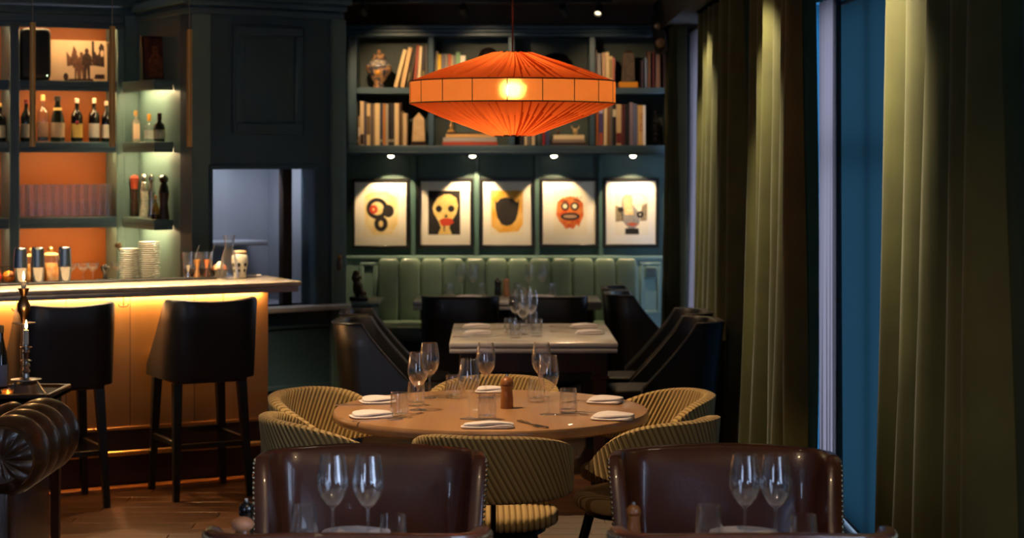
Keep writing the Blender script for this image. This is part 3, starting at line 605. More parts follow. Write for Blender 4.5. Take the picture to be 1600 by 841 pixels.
def black_chair():
    t = thing('dining_chair', 'x', 'chair', (0, 0, 0), 0)
    shell(.205, -.235, .16, .10, .30, .86, .50, .048, .06, .10).build('shell', blackleather, t)
    b = MB(); b.cushion((0, .045, .43), (.203, .265, .055), .25); b.build('seat', mat('black_leather_seat', '#0d0a09', .55, spec=.08), t)
    MB().bev(-.20, .20, -.225, .28, .27, .375, .02, 2).build('seat_base', blackleather, t)
    legs(t, [((-.19, .25), (-.19, .27)), ((.19, .25), (.19, .27)), ((-.19, -.2), (-.2, -.26)), ((.19, -.2), (.2, -.26))], 0, .275, .02, .014, blackwood)
    b = MB()      # piping along the top edge
    pts = []
    for x, y, nx, ny, q in upath(.205, -.235, .16, .10, 10):
        k = max(0, (q-.10)/.9); top = .86-.36*(k**.85); f = (top-.30)/.56; pts.append((x+nx*.048, y+ny*.048-.06*f, top-.008))
    b.tube(pts, .006, 6); b.build('piping', blackleather, t)
    return t
R = Repeat(black_chair()); G = 'black leather dining chairs'
for x, y, a, lb in ((-.66, 10.83, -PI/2-.04, 'black leather chair on the bar side of the marble table, beside the oak table'), (-.68, 11.42, -PI/2+.02, 'black leather chair on the bar side of the marble table, behind another chair'),
                    (.84, 10.83, PI/2+.08, 'black leather chair on the curtain side of the marble table, by the oak table'), (.84, 11.42, PI/2+.05, 'black leather chair on curtain side of the marble table, behind another chair'),
                    (-.343, 12.86, 0, 'black leather chair pulled up to the banquette table below the skull print'), (.245, 12.86, 0, 'black leather chair pulled up to the banquette table below the red face print'),
                    (.97, 12.93, -PI/2, 'black leather chair facing the curtains beyond the marble table'), (.97, 13.47, -PI/2, 'black leather chair facing the curtains next to the banquette end')):
    R((x, y, 0), a, lb, G)
def stool():
    t = thing('bar_stool', 'x', 'stool', (0, 0, 0), 0, 'black bar stools at the copper bar')
    shell(.205, -.215, .14, .09, .625, 1.045, .70, .045, .05, .06, dip=.012).build('shell', blackleather, t)
    b = MB(); b.cushion((0, .05, .685), (.20, .25, .055), .25); b.build('seat', mat('stool_seat_leather', '#241610', .35, coat=.2), t)
    MB().bev(-.195, .195, -.205, .24, .60, .64, .012, 2).build('seat_base', blackleather, t)
    lp = [((-.175, .19), (-.20, .21)), ((.175, .19), (.20, .21)), ((-.175, -.16), (-.20, -.22)), ((.175, -.16), (.20, -.22))]
    legs(t, lp, 0, .602, .023, .015, blackwood)
    def bar_(p, q, z): b = MB(); d = (Vector(q)-Vector(p)).to_3d(); L = d.length; M = Matrix.Translation((p[0], p[1], z)) @ RZ(math.atan2(d.y, d.x)); b.bev(0, L, -.011, .011, -.014, .014, .003, 1, M); b.build('stretcher', blackwood, t)
    bar_((-.188, .2), (.188, .2), .31); bar_((-.188, -.19), (.188, -.19), .275); bar_((-.19, -.185), (-.19, .2), .29); bar_((.19, -.185), (.19, .2), .29)
    return t
R = Repeat(stool())
R((-1.657, 10.155, 0), UA, 'black leather bar stool standing by the hatch end of the copper bar'); R((-2.333, 9.81, 0), UA, 'black leather bar stool standing behind the candlesticks')

# ---------------------------------------------------------------- brass tube pendants above the bar
for px, py0, Y, lb in ((51, 35, 9.85, 'slim brass tube pendant hanging over the steel shakers'), (175.5, 41, 10.12, 'slim brass tube pendant hanging over the saucer stacks'), (296, 46, 10.4, 'slim brass tube pendant hanging over the mixing glasses')):
    p = at(px, 229.5, Y); L = hz(py0, Y)-p.z
    t = thing('tube_pendant', lb, 'pendant lamp', tuple(p), 0, 'brass tube pendants over the bar')
    MB().lathe([(.012, .001), (.0155, .0), (.0155, L), (.012, L), (.0, L)], 18).build('tube', brass2, t); MB().lathe([(.0125, .0015), (.0125, .004), (0, .004)], 14).build('lens', lampdisc, t)
    MB().tube([(0, 0, L), (0, 0, CZ-p.z-.02)], .0025, 6).build('cable', mat('grey_cable', '#7d7a74', .5), t); MB().lathe([(.03, CZ-p.z-.02), (.03, CZ-p.z-.001)], 16).build('ceiling_rose', brass2, t)
    light('pendant_light', 'SPOT', p+Vector((0, 0, -.006)), 65, (1, .74, .42), target=p+Vector((0, 0, -1)), spot_size=math.radians(125), spot_blend=.5, shadow_soft_size=.012)

# ---------------------------------------------------------------- side table with candles, chesterfield sofa
TZ = .735
st = thing('side_table', 'dark wooden side table with a raised tray edge beside the sofa', 'table', (-2.42, 8.57, 0))
MB().bev(-.40, .40, -.20, .20, TZ-.03, TZ-.008, .004).build('top', mat('dark_tray_wood', '#2d160c', .25, col2='#1c0d06', scale=8, stretch=(.2, 1, 1), coat=.5), st)
b = MB(); b.bev(.38, .40, -.20, .20, TZ-.03, TZ+.006, .004, 1); b.bev(-.40, -.38, -.20, .20, TZ-.03, TZ+.006, .004, 1); b.bev(-.38, .38, .18, .20, TZ-.03, TZ+.006, .004, 1); b.bev(-.38, .38, -.20, -.18, TZ-.03, TZ+.006, .004, 1); b.build('tray_rim', walnut, st)
MB().bev(-.36, .36, -.17, .17, TZ-.11, TZ-.031, .006).build('apron', walnut, st)
legs(st, [((sx*.34, sy*.15), (sx*.34, sy*.15)) for sx in (-1, 1) for sy in (-1, 1)], 0, TZ-.03, .022, .018, walnut)
def candle(label, px, Y, base, cz, prof, mm, hwax, r=.011, z0=TZ-.0075):
    x = hx(px, Y); t = thing('candlestick', label, 'candlestick', (x, Y, z0)); MB().lathe(prof, 22).build('stick', mm, t); H_ = prof[-1][1]
    c = MB().lathe([(r, H_), (r, H_+hwax), (r*.6, H_+hwax+.001), (0, H_+hwax-.002)], 14).build('candle', waxm, t)
    MB().tube([(0, 0, H_+hwax-.002), (.001, 0, H_+hwax+.008)], .001, 5).build('wick', blackmetal, c)
    MB().lathe([(0, H_+hwax+.004), (.004, H_+hwax+.010), (.0055, H_+hwax+.018), (.0035, H_+hwax+.033), (0, H_+hwax+.046)], 12).build('flame', flame, t)
    light('candle_light', 'POINT', (x, Y, z0+H_+hwax+.06), 1.0, (1, .52, .18), shadow_soft_size=.01)
candle('small silver candlestick with a domed base and lit candle on side table', 41, 8.47, 0, 0, [(.085, 0), (.088, .006), (.075, .02), (.055, .05), (.045, .062), (.066, .066), (.066, .070), (.014, .076), (.011, .095), (.019, .105), (.010, .118), (.018, .13), (.010, .145), (.026, .152), (.010, .158), (.012, .18), (.018, .19), (.012, .20), (.028, .212), (.013, .215), (.013, .224)], silver, .062)
candle('tall turned bronze candlestick with a wide drip tray and lit candle', 37, 8.63, 0, 0, [(.045, 0), (.05, .008), (.03, .03), (.014, .05), (.018, .08), (.012, .10), (.016, .2), (.011, .22), (.012, .30), (.053, .302), (.053, .306), (.013, .312), (.016, .335), (.028, .36), (.030, .385), (.018, .41), (.012, .425), (.024, .455), (.026, .46), (.012, .462)], mat('bronze_turned', (.28, .17, .09), .3, 1.0), .03)
b = bottle('dark wine bottle standing at the edge of the side table', (hx(0, 8.55), 8.55, TZ-.0075), .30, .037, 'b', bottledark, flat('#4a5a80'), flat('#1a1412'), None, shape='champ')
t = thing('tealight', 'small glowing amber tealight holder beside the candlesticks', 'tealight', (hx(12, 8.43), 8.43, TZ-.0075)); MB().lathe([(.022, 0), (.026, .004), (.028, .03), (.026, .03), (.023, .006), (0, .005)], 16).build('glass_cup', thin('amber_cup', (1, .6, .25), .05, 1.45, 1, .3), t); MB().lathe([(0, .008), (.004, .012), (0, .028)], 8).build('flame', flame, t)

sf = thing('chesterfield_sofa', 'brown leather chesterfield sofa with pleated rolled arms beside the bar', 'sofa', (-2.9, 7.35, 0))
def roll(cx, cz, r, y0, y1, n, axis='y', ridges=.022, pitch=.165):
    """rolled bolster with puckered pleats along its length"""
    loops = []; K = int((y1-y0)/pitch*10)
    for i in range(K+1):
        t = i/K; yy = y0+(y1-y0)*t; e = min(1, min(t, 1-t)*K/4); rr = r*(.62+.38*math.sqrt(max(0, 1-(1-e)**2)))+ridges*(abs(math.sin(PI*yy/pitch))-.5)*e; L = []
        for k in range(n):
            a = 2*PI*k/n; p = (cx+rr*math.cos(a), yy+.03*math.sin(a), cz+rr*math.sin(a)); L.append(Vector(p) if axis == 'y' else Vector((p[1], p[0], p[2])))
        loops.append(L)
    return MB().loft(loops)
for sx, nm in ((1, 'arm_roll'), (-1, 'arm_roll')):
    roll(sx*1.035, .675, .135, -.36, .33, 36).build('arm_roll', tanleather, sf)
    b = MB(); b.bev(sx*1.0-.10, sx*1.0+.06, -.345, .28, .06, .60, .02, 3); b.build('arm_panel', tanleather, sf)
    b = MB(); lp_ = []
    for r_, d_ in ((.002, .012), (.02, .010), (.05, .020), (.09, .020), (.115, .008), (.120, -.012)):
        lp_.append([Vector((sx*1.035+r_*math.cos(2*PI*q_/160), -.362-d_-.007*(abs(math.sin(13*PI*q_/160))-.5)*min(1, r_/.05), .675+r_*math.sin(2*PI*q_/160))) for q_ in range(160)])
    b.loft(lp_); b.build('arm_scroll', tanleather, sf)
roll(.27, .675, .125, -.94, .94, 32, 'x').build('back_roll', tanleather, sf)
MB().bev(-.93, .93, .16, .34, .06, .62, .02, 3).build('back_panel', tanleather, sf)
MB().bev(-.935, .935, -.34, .155, .06, .28, .015, 2).build('seat_base', tanleather, sf)
for x in (-.47, .47): b = MB(); b.cushion((x, -.11, .365), (.46, .255, .085), .28); b.build('seat_cushion', tanleather, sf)
for sx in (-1, 1):
    for y in (-.28, .24): MB().lathe([(.02, 0), (.03, .03), (.026, .06)], 14, (sx*.96, y, 0)).build('foot', blackwood, sf)

# ---------------------------------------------------------------- bookcase on the back wall
YF, YI = 14.56, 14.90
bc = thing('bookcase', 'wall-hung sage painted bookcase above the framed prints', 'bookcase')
LX, RX_ = hx(543, YF), hx(1050, YF)
ZB, ZM, ZT = 1.862, 2.303, 2.69
MB().box(LX, RX_, YI-.012, YI-.002, 1.79, 2.76).build('back_panel', mat('bookcase_back', '#33413c', .6), bc)
b = MB(); b.bev(LX, RX_, YF-.01, YI-.013, 1.787, ZB, .006); b.build('bottom_board', paint, bc)
MB().bev(LX-.01, RX_+.01, YF-.035, YF-.01, 1.80, 1.815, .004).build('light_pelmet', paint, bc)
MB().bev(LX, RX_, YF, YI-.013, ZT, 2.765, .004).build('top_board', paint, bc)
c = MB(); c.bev(LX-.01, RX_+.01, YF-.012, YF, ZT+.002, ZT+.03, .004); c.bev(LX-.02, RX_+.02, YF-.03, YF, ZT+.032, ZT+.055, .004); c.bev(LX-.03, RX_+.03, YF-.05, YF, ZT+.057, ZT+.085, .006); c.build('cornice', paint, bc)
UP = [(543, 557), (669, 678), (794, 804), (921, 930), (1041, 1050)]
for a_, b_ in UP:
    MB().bev(hx(a_, YF), hx(b_, YF), YF, YI-.013, ZB+.001, ZT-.001, .004, 1).build('upright', paint, bc)
for i in range(4):
    MB().bev(hx(UP[i][1], YF)+.001, hx(UP[i+1][0], YF)-.001, YF+.012, YI-.013, ZM-.048, ZM, .004, 1).build('shelf', paint, bc)
b = MB(); b.bev(LX+.012, LX+.022, YF-.01, YF, ZB, ZT, .003, 1); b.bev(hx(557, YF)-.022, hx(557, YF)-.012, YF-.01, YF, ZB, ZT, .003, 1); b.build('reeding', paint, bc)
# lights under the bookcase over the prints
for px, on in ((610, 1), (738, 1.3), (866, .8), (990, 1)):
    x = hx(px, 14.6); t = thing('downlight', {610: 'small round downlight under the bookcase above the ring print', 738: 'small round downlight under the bookcase above the dark head print', 866: 'small round downlight under the bookcase above the red face print', 990: 'small round downlight under the bookcase above the grey face print'}[px], 'light', (x, 14.665, 1.787), 0, 'downlights under the bookcase')
    MB().lathe([(.032, 0), (.034, -.004), (.024, -.006), (.024, -.001)], 20).build('bezel', chromem, t); MB().lathe([(.023, -.004), (.021, -.012), (.012, -.018), (0, -.020)], 16).build('lens', lampdisc, t)
    light('print_spot', 'SPOT', (x, 14.665, 1.764), 40*on, (1, .70, .38), target=(x, 14.885, 1.29), spot_size=math.radians(80), spot_blend=.25, shadow_soft_size=.015)

# books
NAMES = {}
def book(px0, px1, ytop, base_z, col, cname, where, lean=0., Y=YF+.05, depth=.19, flatlay=False):
    w_ = max(.008, abs(hx(px1, Y)-hx(px0, Y))-.0012); h = hz(ytop, Y)-base_z; x = (hx(px0, Y)+hx(px1, Y))/2
    key = (cname, where); NAMES[key] = NAMES.get(key, 0)+1
    t = thing('book', f'{cname} book {where}', 'book', (x, Y, base_z+.0008), 0, 'books on the bookcase')
    M = Matrix.Rotation(lean, 4, 'Y')
    if lean > 0: M = Matrix.Translation((-w_/2*(1-math.cos(lean)), 0, w_/2*math.sin(lean))) @ M
    b = MB(); cm = mat('book_'+col.strip('#'), col, .55, bump=.05)
    b.bev(-w_/2, w_/2, 0, .004, 0, h, .0018, 1, M); b.box(-w_/2, -w_/2+.0018, .004, depth, 0, h, M); b.box(w_/2-.0018, w_/2, .004, depth, 0, h, M); b.build('cover', cm, t)
    MB().box(-w_/2+.002, w_/2-.002, .0045, depth-.005, .003, h-.004, M).build('page_block', pagem, t)
    return t, w_, h
def band(t, w_, h, z0, z1, col, lean=0): MB().box(-w_/2+.001, w_/2-.001, -.0008, .0002, h*z0, h*z1, Matrix.Rotation(lean, 4, 'Y')).build('spine_label', flat(col), t)
LL = 'on the lower shelf beside the white obelisk'
seq = [(558.0, 559.6, 160, '#17120f', 'thin black'), (559.8, 562.4, 181, '#a08563', 'short tan'), (562.7, 568.5, 158.5, '#d8bd90', 'tall cream'), (568.7, 572.6, 159, '#4b4250', 'plum grey'), (572.8, 578.6, 162, '#d9bc85', 'straw coloured'),
       (578.8, 583.3, 162, '#5b514f', 'dusty grey'), (583.5, 585.6, 163, '#a98962', 'slim tan'), (585.8, 593.4, 161.5, '#e3c893', 'thick ivory'), (593.6, 597.8, 161, '#2f3a52', 'navy'), (598, 602.4, 162.5, '#b9762f', 'ochre'),
       (602.6, 606.6, 162.5, '#a9a290', 'light grey'), (606.8, 611.3, 161, '#1c1614', 'black'), (611.5, 616, 161, '#2c2a2e', 'charcoal'), (616.2, 623.2, 161.5, '#e2c594', 'broad cream'), (623.4, 626.3, 160.5, '#5a3720', 'brown'), (626.7, 629.4, 173, '#7d6a3e', 'short olive'), (629.7, 635.8, 177, '#d8b98f', 'short cream')]
for i, (a_, b_, y, c_, n) in enumerate(seq):
    t, w_, h = book(a_, b_, y, ZB, c_, n, LL)
    if n == 'straw coloured': band(t, w_, h, .25, .7, '#6d5636')
    if n in ('black', 'charcoal', 'thin black', 'navy'): band(t, w_, h, .08, .14, '#a79a86')
    if n == 'short tan': band(t, w_, h, .3, .6, '#e6dcc6')
    if n == 'tall cream': band(t, w_, h, .02, .25, '#30201a')
UL = 'leaning beside the painted vase'
for a_, b_, y, c_, n, ln in ((615.2, 621, 76.5, '#e0c08a', 'pale cream', .25), (625.2, 632, 73.5, '#d7b078', 'thick buff', .20), (634.5, 637.5, 79, '#2a211a', 'dark brown', .19), (638.3, 641, 80, '#4a3a26', 'olive brown', .17), (645, 650, 70.5, '#9a3f1f', 'rust red', .09), (651.3, 656.3, 72.5, '#e4cda0', 'ivory', .065), (658.2, 663, 72.5, '#281d1d', 'black', .03), (664.6, 668, 69.5, '#5a5450', 'slim grey', 0)):
    t, w_, h = book(a_, b_, y, ZM, c_, n, UL, ln)
    if n in ('dark brown', 'black'): band(t, w_, h, .15, .4, '#8b7a55', ln)
M2 = 'standing behind the orange lantern on the upper shelf'
for a_, b_, y, c_, n in ((679, 684, 80, '#e2c79a', 'cream'), (684.2, 689.4, 85, '#e7b714', 'bright yellow'), (689.8, 694.8, 84.5, '#6f6a72', 'mauve grey'), (695, 699.8, 84.5, '#8a8073', 'taupe'), (700.2, 704.4, 84.5, '#b5552a', 'orange'), (704.8, 707.4, 86, '#c6a877', 'slim tan'), (707.6, 712, 86, '#77706a', 'warm grey'), (712.3, 718.6, 81.5, '#6f9a6c', 'green'), (719.2, 727, 87, '#e6ddc8', 'white')):
    book(a_, b_, y, ZM, c_, n, M2)
U4 = 'next to the dark obelisk on the upper shelf'
for a_, b_, y, c_, n in ((930.3, 933.2, 78, '#a08a7e', 'pinkish grey'), (934.2, 938.6, 83.5, '#8b8a8e', 'blue grey'), (940.8, 945.8, 82.5, '#c09a78', 'salmon'), (946.4, 951.6, 81.5, '#e3c897', 'tall ivory'), (951.8, 957, 88, '#d8c08a', 'patterned cream'), (957.4, 961, 90.5, '#b56a5c', 'rose'),
                         (1002, 1005, 94.5, '#3b2b38', 'small plum'), (1007.4, 1011, 91, '#6d7482', 'steel blue'), (1012.2, 1016.4, 80, '#6e4a2a', 'gilt brown'), (1019.4, 1022.4, 81.5, '#5e1f22', 'maroon'), (1024.8, 1031.8, 75.5, '#8a6a5c', 'tall clay'), (1036.4, 1039.6, 81, '#3f2c3c', 'dark purple')):
    t, w_, h = book(a_, b_, y, ZM, c_, n, U4)
    if n == 'patterned cream': band(t, w_, h, .3, .9, '#a89060')
L4 = 'on the lower shelf beside the dark pagoda'
for a_, b_, y, c_, n in ((930.2, 935, 168, '#b8672c', 'orange brown'), (935.8, 942.6, 168.5, '#4a3b70', 'violet'), (943.2, 948.6, 166, '#ead2a2', 'cream'), (948.9, 953.3, 165, '#8a5f35', 'brown'), (953.6, 957, 164, '#6a645e', 'grey'), (957.2, 962.8, 163.5, '#171312', 'wide black'), (963, 971, 163, '#cfae7c', 'two-tone tan'), (971.4, 976.2, 164, '#5c1f1f', 'dark red'), (976.5, 983.4, 163, '#121011', 'thick black'), (983.8, 989, 160, '#8a7478', 'mauve'), (989.4, 996, 162, '#65687e', 'slate blue')):
    t, w_, h = book(a_, b_, y, ZB, c_, n, L4)
    if n == 'violet': band(t, w_, h, 0, .33, '#b0553f'); band(t, w_, h, .85, .97, '#c9c0d8')
    if n == 'two-tone tan': band(t, w_, h, .05, .3, '#6a221c')
    if n == 'wide black': band(t, w_, h, .7, .88, '#d8cba8')
t, w_, h = book(996.4, 1008.8, 164.5, ZB, '#d3a255', 'thick yellow tan lettered', L4)
MB().box(w_*.18, w_/2-.0005, -.0008, .0002, 0.0, h*.998).build('spine_edge', flat('#e6dccb'), t)
fc = bpy.data.curves.new('spine_lettering', 'FONT'); fc.body = 'FATALE'; fc.size = .040; fc.align_x = 'CENTER'; fc.align_y = 'CENTER'; fc.extrude = .0002; fc.space_character = 1.05; fc.materials.append(flat('#9a3a20'))
fo = bpy.data.objects.new('tmp_text', fc); COL.objects.link(fo); bpy.context.view_layer.update()
me = bpy.data.meshes.new_from_object(fo.evaluated_get(bpy.context.evaluated_depsgraph_get())); bpy.data.objects.remove(fo)
o = obj('spine_lettering', me, t, (-.004, -.0009, h*.57)); o.rotation_euler = (PI/2, PI/2, 0)
M3 = 'standing between the two piles of books on the lower shelf'
for a_, b_, y, c_, n in ((819.5, 824, 211, '#c8b491', 'cream'), (825.5, 829, 211.5, '#7d766c', 'grey'), (830.5, 836, 208.5, '#cdb592', 'ivory'), (841, 843.5, 206, '#4a5563', 'blue grey'), (848, 851.6, 202.5, '#9c1f24', 'crimson'), (852.5, 858.6, 202, '#36406a', 'blue'), (812, 818.5, 209, '#1d1918', 'black')):
    book(a_, b_, y, ZB, c_, n, M3)
def pile(px0, px1, items, where):
    z = ZB+.0008
    for a_, b_, y0, y1, c_, n in items:
        x0, x1 = hx(a_, YF+.06), hx(b_, YF+.06); h = (y1-y0)*(YF+.06)/F-.001
        t = thing('book', f'{n} book lying flat {where}', 'book', ((x0+x1)/2, YF+.06, z), 0, 'books lying in piles on the bookcase'); hw_ = (x1-x0)/2
        b = MB(); b.bev(-hw_, hw_, 0, .004, 0, h, .002, 1); b.box(-hw_, hw_, .004, .2, 0, .002); b.box(-hw_, hw_, .004, .2, h-.002, h); b.build('cover', flat(c_, .5), t)
        MB().box(-hw_+.003, hw_-.003, .0045, .196, .0025, h-.0025).build('page_block', pagem, t); z += h+.0008
    return z
z2 = pile(0, 0, ((691.5, 777.5, 221.5, 227, '#a8402a', 'red'), (692, 776, 214, 221, '#a39a94', 'grey patterned'), (696.5, 773, 208.5, 213.8, '#c99a58', 'golden tan'), (700, 768, 205.5, 208.3, '#2a221c', 'thin dark')), 'below the orange lantern')
z3 = pile(0, 0, ((862, 916.5, 222.6, 227, '#3a2218', 'dark brown'), (863.5, 914.5, 217.5, 222.4, '#8f7c6e', 'taupe'), (865, 913, 210, 217.2, '#e6cfa0', 'cream')), 'beside the bull skull ornaments')
# ornaments
def orn(name, label, cat, loc, parts, rz=0):
    t = thing(name, label, cat, loc, rz)
    for nm, b, mm in parts: b.build(nm, mm, t)
    return t
yv = 14.66; s = yv/F
vb = MB(); vb.lathe([(r*s, z*s) for r, z in ((9, 0), (9.5, 2), (7.5, 5), (8, 9), (12, 14), (17, 22), (20.5, 31), (20, 34))], 28)
vt_ = MB(); vt_.lathe([(r*s, z*s) for r, z in ((20.2, 34), (18.5, 36), (15, 39), (12.5, 42), (10.5, 43.5))], 28)
vl = MB(); vl.lathe([(r*s, z*s) for r, z in ((13, 43.8), (13, 45), (10.5, 47), (9.5, 51), (9, 52.5), (4, 54), (2.4, 56), (3, 58.5), (0, 60))], 24)
vm = mat('painted_faience', '#b98a5c', .25, col2='#4c4a4e', scale=26, detail=2, coat=.5, lo=.42, hi=.58); vm2 = mat('painted_faience_blue', '#c9b8a0', .25, col2='#4a5570', scale=40, detail=1, coat=.5)
t = orn('ginger_jar', 'painted ceramic ginger jar with lid on the upper bookcase shelf', 'vase', (hx(592, yv), yv, ZM+.001), (('body', vb, vm), ('shoulder', vt_, vm2), ('lid', vl, vm)))
for a in (-120, -90, -60): aa = math.radians(a); MB().ball((18.3*s*math.cos(aa), 18.3*s*math.sin(aa), 24*s), (3.4*s, 1.2*s, 5*s), 10, 6, RZ(aa+PI/2).to_3x3()).build('painted_figure', flat('#c98a1e' if a == -90 else '#2e2a30', .3), t)
def obelisk(label, px, yv, z, hw0, hw1, h0, h1, bh, bw, mm, bm_):
    s = yv/F; t = thing('obelisk', label, 'ornament', (hx(px, yv), yv, z+.001), 0)
    MB().bev(-bw*s, bw*s, -bw*s*.6, bw*s*.6, 0, bh*s, .003, 1).build('base', bm_, t)
    def sq(h, k): return [Vector((sx*h*s, sy*h*s, k*s+.0005)) for sx, sy in ((-1, -1), (1, -1), (1, 1), (-1, 1))]
    MB().loft([sq(hw0, bh), sq(hw1, h0), sq(.4, h1)]).build('shaft', mm, t, angle=20)
obelisk('cream stone obelisk on a dark base on the lower bookcase shelf', 654.5, 14.68, ZB, 10.2, 8.2, 41, 51, 6, 11.5, mat('cream_stone', '#d9b98c', .5, col2='#c9a578', scale=20), walnut)
obelisk('dark brown obelisk on a yellow block on the upper bookcase shelf', 981.5, 14.68, ZM, 10.2, 8.6, 54, 59, 9, 15, mat('brown_stone', '#3b2c22', .4, col2='#57452f', scale=30), flat('#d98d10', .4))
pg = MB()
for i in range(6): r = 8-.9*i; z = i*9; pg.lathe([(r*.6*s, z*s+.001), (r*.6*s, (z+5)*s), (r*1.15*s, (z+5.5)*s), (r*.6*s, (z+9)*s)], 8)
orn('pagoda', 'dark carved pagoda in the corner of the lower bookcase shelf', 'ornament', (hx(1025, 14.68), 14.68, ZB+.001), (('tower', pg, mat('black_carved_wood', '#120c0a', .4)),))
t = thing('bronze_helmet', 'dark rounded bronze bowl rising behind the lantern top', 'ornament', (hx(868, 14.7), 14.7, ZM+.001)); MB().lathe([(.05, 0), (.05, .02), (.09, .04), (.145, .12), (.135, .2), (.08, .255), (0, .27)], 24).build('bowl', blackmill, t); MB().lathe([(.052, .0), (.06, .008), (.05, .016)], 20).build('foot', bronze, t)
t = thing('carved_bust', 'dark carved head ornament behind the lantern on the upper shelf', 'ornament', (hx(763, 14.7), 14.7, ZM+.001)); MB().ball((0, 0, .20), (.085, .09, .115), 18, 12).build('face', mat('black_carved_wood', '#120c0a', .4), t); MB().lathe([(.06, 0), (.065, .02), (.045, .05), (.05, .12)], 18).build('neck', mat('black_carved_wood', '#120c0a', .4), t); MB().ball((0, -.09, .2), (.014, .02, .03)).build('nose', mat('black_carved_wood', '#120c0a', .4), t)
t = thing('brass_figure', 'small gilt brass figure on the pile of books under the lantern', 'ornament', (hx(705, 14.7), 14.7, z2)); MB().lathe([(.028, 0), (.03, .01), (.018, .02)], 14).build('base', brass2, t); MB().ball((0, 0, .045), (.02, .016, .03)).build('body', brass, t); MB().ball((.002, -.004, .082), .013).build('head', brass, t)
for px, sc_, lb in ((899, 1.0, 'pale horned skull ornament on the cream book pile'), (872, .8, 'smaller brown horned skull ornament on the cream book pile')):
    t = thing('skull_ornament', lb, 'ornament', (hx(px, 14.68), 14.68, z3)); mm = flat('#b59a6a' if sc_ == 1 else '#4a3a28', .5)
    MB().ball((0, 0, .026*sc_), (.018*sc_, .02*sc_, .026*sc_), 14, 10).build('skull', mm, t)
    for sx in (-1, 1): MB().tube([(sx*.012*sc_, 0, .042*sc_), (sx*.026*sc_, -.002, .056*sc_), (sx*.028*sc_, -.004, .074*sc_)], [.006*sc_, .005*sc_, .001], 7).build('horn', mm, t)

# ---------------------------------------------------------------- framed prints
YA = 14.882; k_ = YA/F
def framed(label, px0, px1, py0, py1, win, papercol):
    cx, cz = (px0+px1)/2, (py0+py1)/2; hw_, hh_ = (px1-px0)/2*k_, (py1-py0)/2*k_
    t = thing('framed_print', label, 'picture', (hx(cx, YA), YA, hz(py1, YA)), 0, 'framed prints above the banquette'); e = .026
    b = MB(); b.bev(-hw_, hw_, 0, .03, 0, e, .003, 1); b.bev(-hw_, hw_, 0, .03, 2*hh_-e, 2*hh_, .003, 1); b.bev(-hw_, -hw_+e, 0, .03, e, 2*hh_-e, .003, 1); b.bev(hw_-e, hw_, 0, .03, e, 2*hh_-e, .003, 1); b.build('frame', blackframe, t)
    def V(px, py, d): return Vector(((px-cx)*k_, .016-d, (py1-py)*k_))
    m = MB(); x0, y0, x1, y1 = win; i0, j0, i1, j1 = px0+5, py0+5, px1-5, py1-5
    for q in ((i0, j0, i1, y0), (i0, y1, i1, j1), (i0, y0, x0, y1), (x1, y0, i1, y1)): m.prism([(q[0], q[1]), (q[2], q[1]), (q[2], q[3]), (q[0], q[3])], lambda x, y: V(x, y, .002), lambda x, y: V(x, y, 0))
    m.build('mat_board', paper, t)
    MB().prism([(x0, y0), (x1, y0), (x1, y1), (x0, y1)], lambda x, y: V(x, y, -.001), lambda x, y: V(x, y, -.002)).build('paper', papercol, t)
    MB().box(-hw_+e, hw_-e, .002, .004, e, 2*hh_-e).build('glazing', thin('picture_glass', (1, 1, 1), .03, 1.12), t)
    def S(name, pts, mm, lvl): MB().prism(pts, lambda x, y: V(x, y, -.001+.0003*lvl), lambda x, y: V(x, y, -.0013+.0003*lvl)).build(name, mm, t)
    def ring(name, cx_, cy_, rx, ry, th, mm, lvl, n=30):
        L = [[V(cx_+(rx+dd)*math.cos(a), cy_+(ry+dd)*math.sin(a), -.001+.0003*lvl-zz) for dd, zz in ((-th/2, 0), (th/2, 0), (th/2, .0003), (-th/2, .0003))] for a in [2*PI*i/n for i in range(n+1)]]
        MB().loft(L, caps=False).build(name, mm, t)
    return t, S, ring
wash = mat('ochre_wash', '#e9c878', .8, col2='#f2e2b4', scale=9); wash2 = mat('amber_wash', '#e2a02e', .8, col2='#eec06a', scale=10); wpap = mat('print_paper', '#f0e4c8', .8)
red = flat('#c23a1c'); cream = mat('cream_pigment', '#e0b85e', .8, col2='#edd089', scale=20); redface = mat('red_pigment', '#cf4a16', .8, col2='#e0853a', scale=30)
t, S, ring = framed('framed print of black looping rings with a red eye', 549, 640, 279, 389, (568, 296, 623, 371), wpap)
S('wash', [(570, 306), (580, 301), (604, 300), (620, 310), (621, 350), (612, 366), (584, 368), (571, 352)], wash, 1)
ring('ink_loop', 589, 326, 13.5, 13.5, 6.5, ink, 2); S('ink_blob', ell(606.5, 330, 9, 10), ink, 3); ring('ink_loop', 595, 350, 7, 8.5, 7, ink, 4); ring('red_ring', 583.5, 327.5, 4.2, 4.6, 4.5, red, 5)
t, S, ring = framed('framed print of a cream skull with a red mouth on black', 652, 740, 278, 388, (669, 298, 719, 367), ink)
S('skull_form', [(678, 318), (684, 309), (694, 304), (704, 304), (713, 310), (716, 322), (713, 334), (706, 345), (702, 356), (706, 366.5), (684, 366.5), (689, 356), (685, 346), (678, 334), (676, 326)], cream, 1)
S('eye_socket', ell(685.5, 326.5, 5, 5.2), ink, 2); S('eye_socket', ell(705, 326.5, 5.2, 5.2), ink, 2); S('nose_hollow', [(694, 340), (697, 334), (700, 340)], ink, 2); S('mouth', [(686, 344), (694, 341), (706, 342), (709, 348), (702, 353), (690, 353)], red, 3); S('tooth', [(692, 353), (696, 353), (695, 362), (693, 362)], flat('#8a6a3a'), 3)
t, S, ring = framed('framed print of a dark horned head on amber wash', 749, 836, 278, 388, (766, 296, 818, 368), wpap)
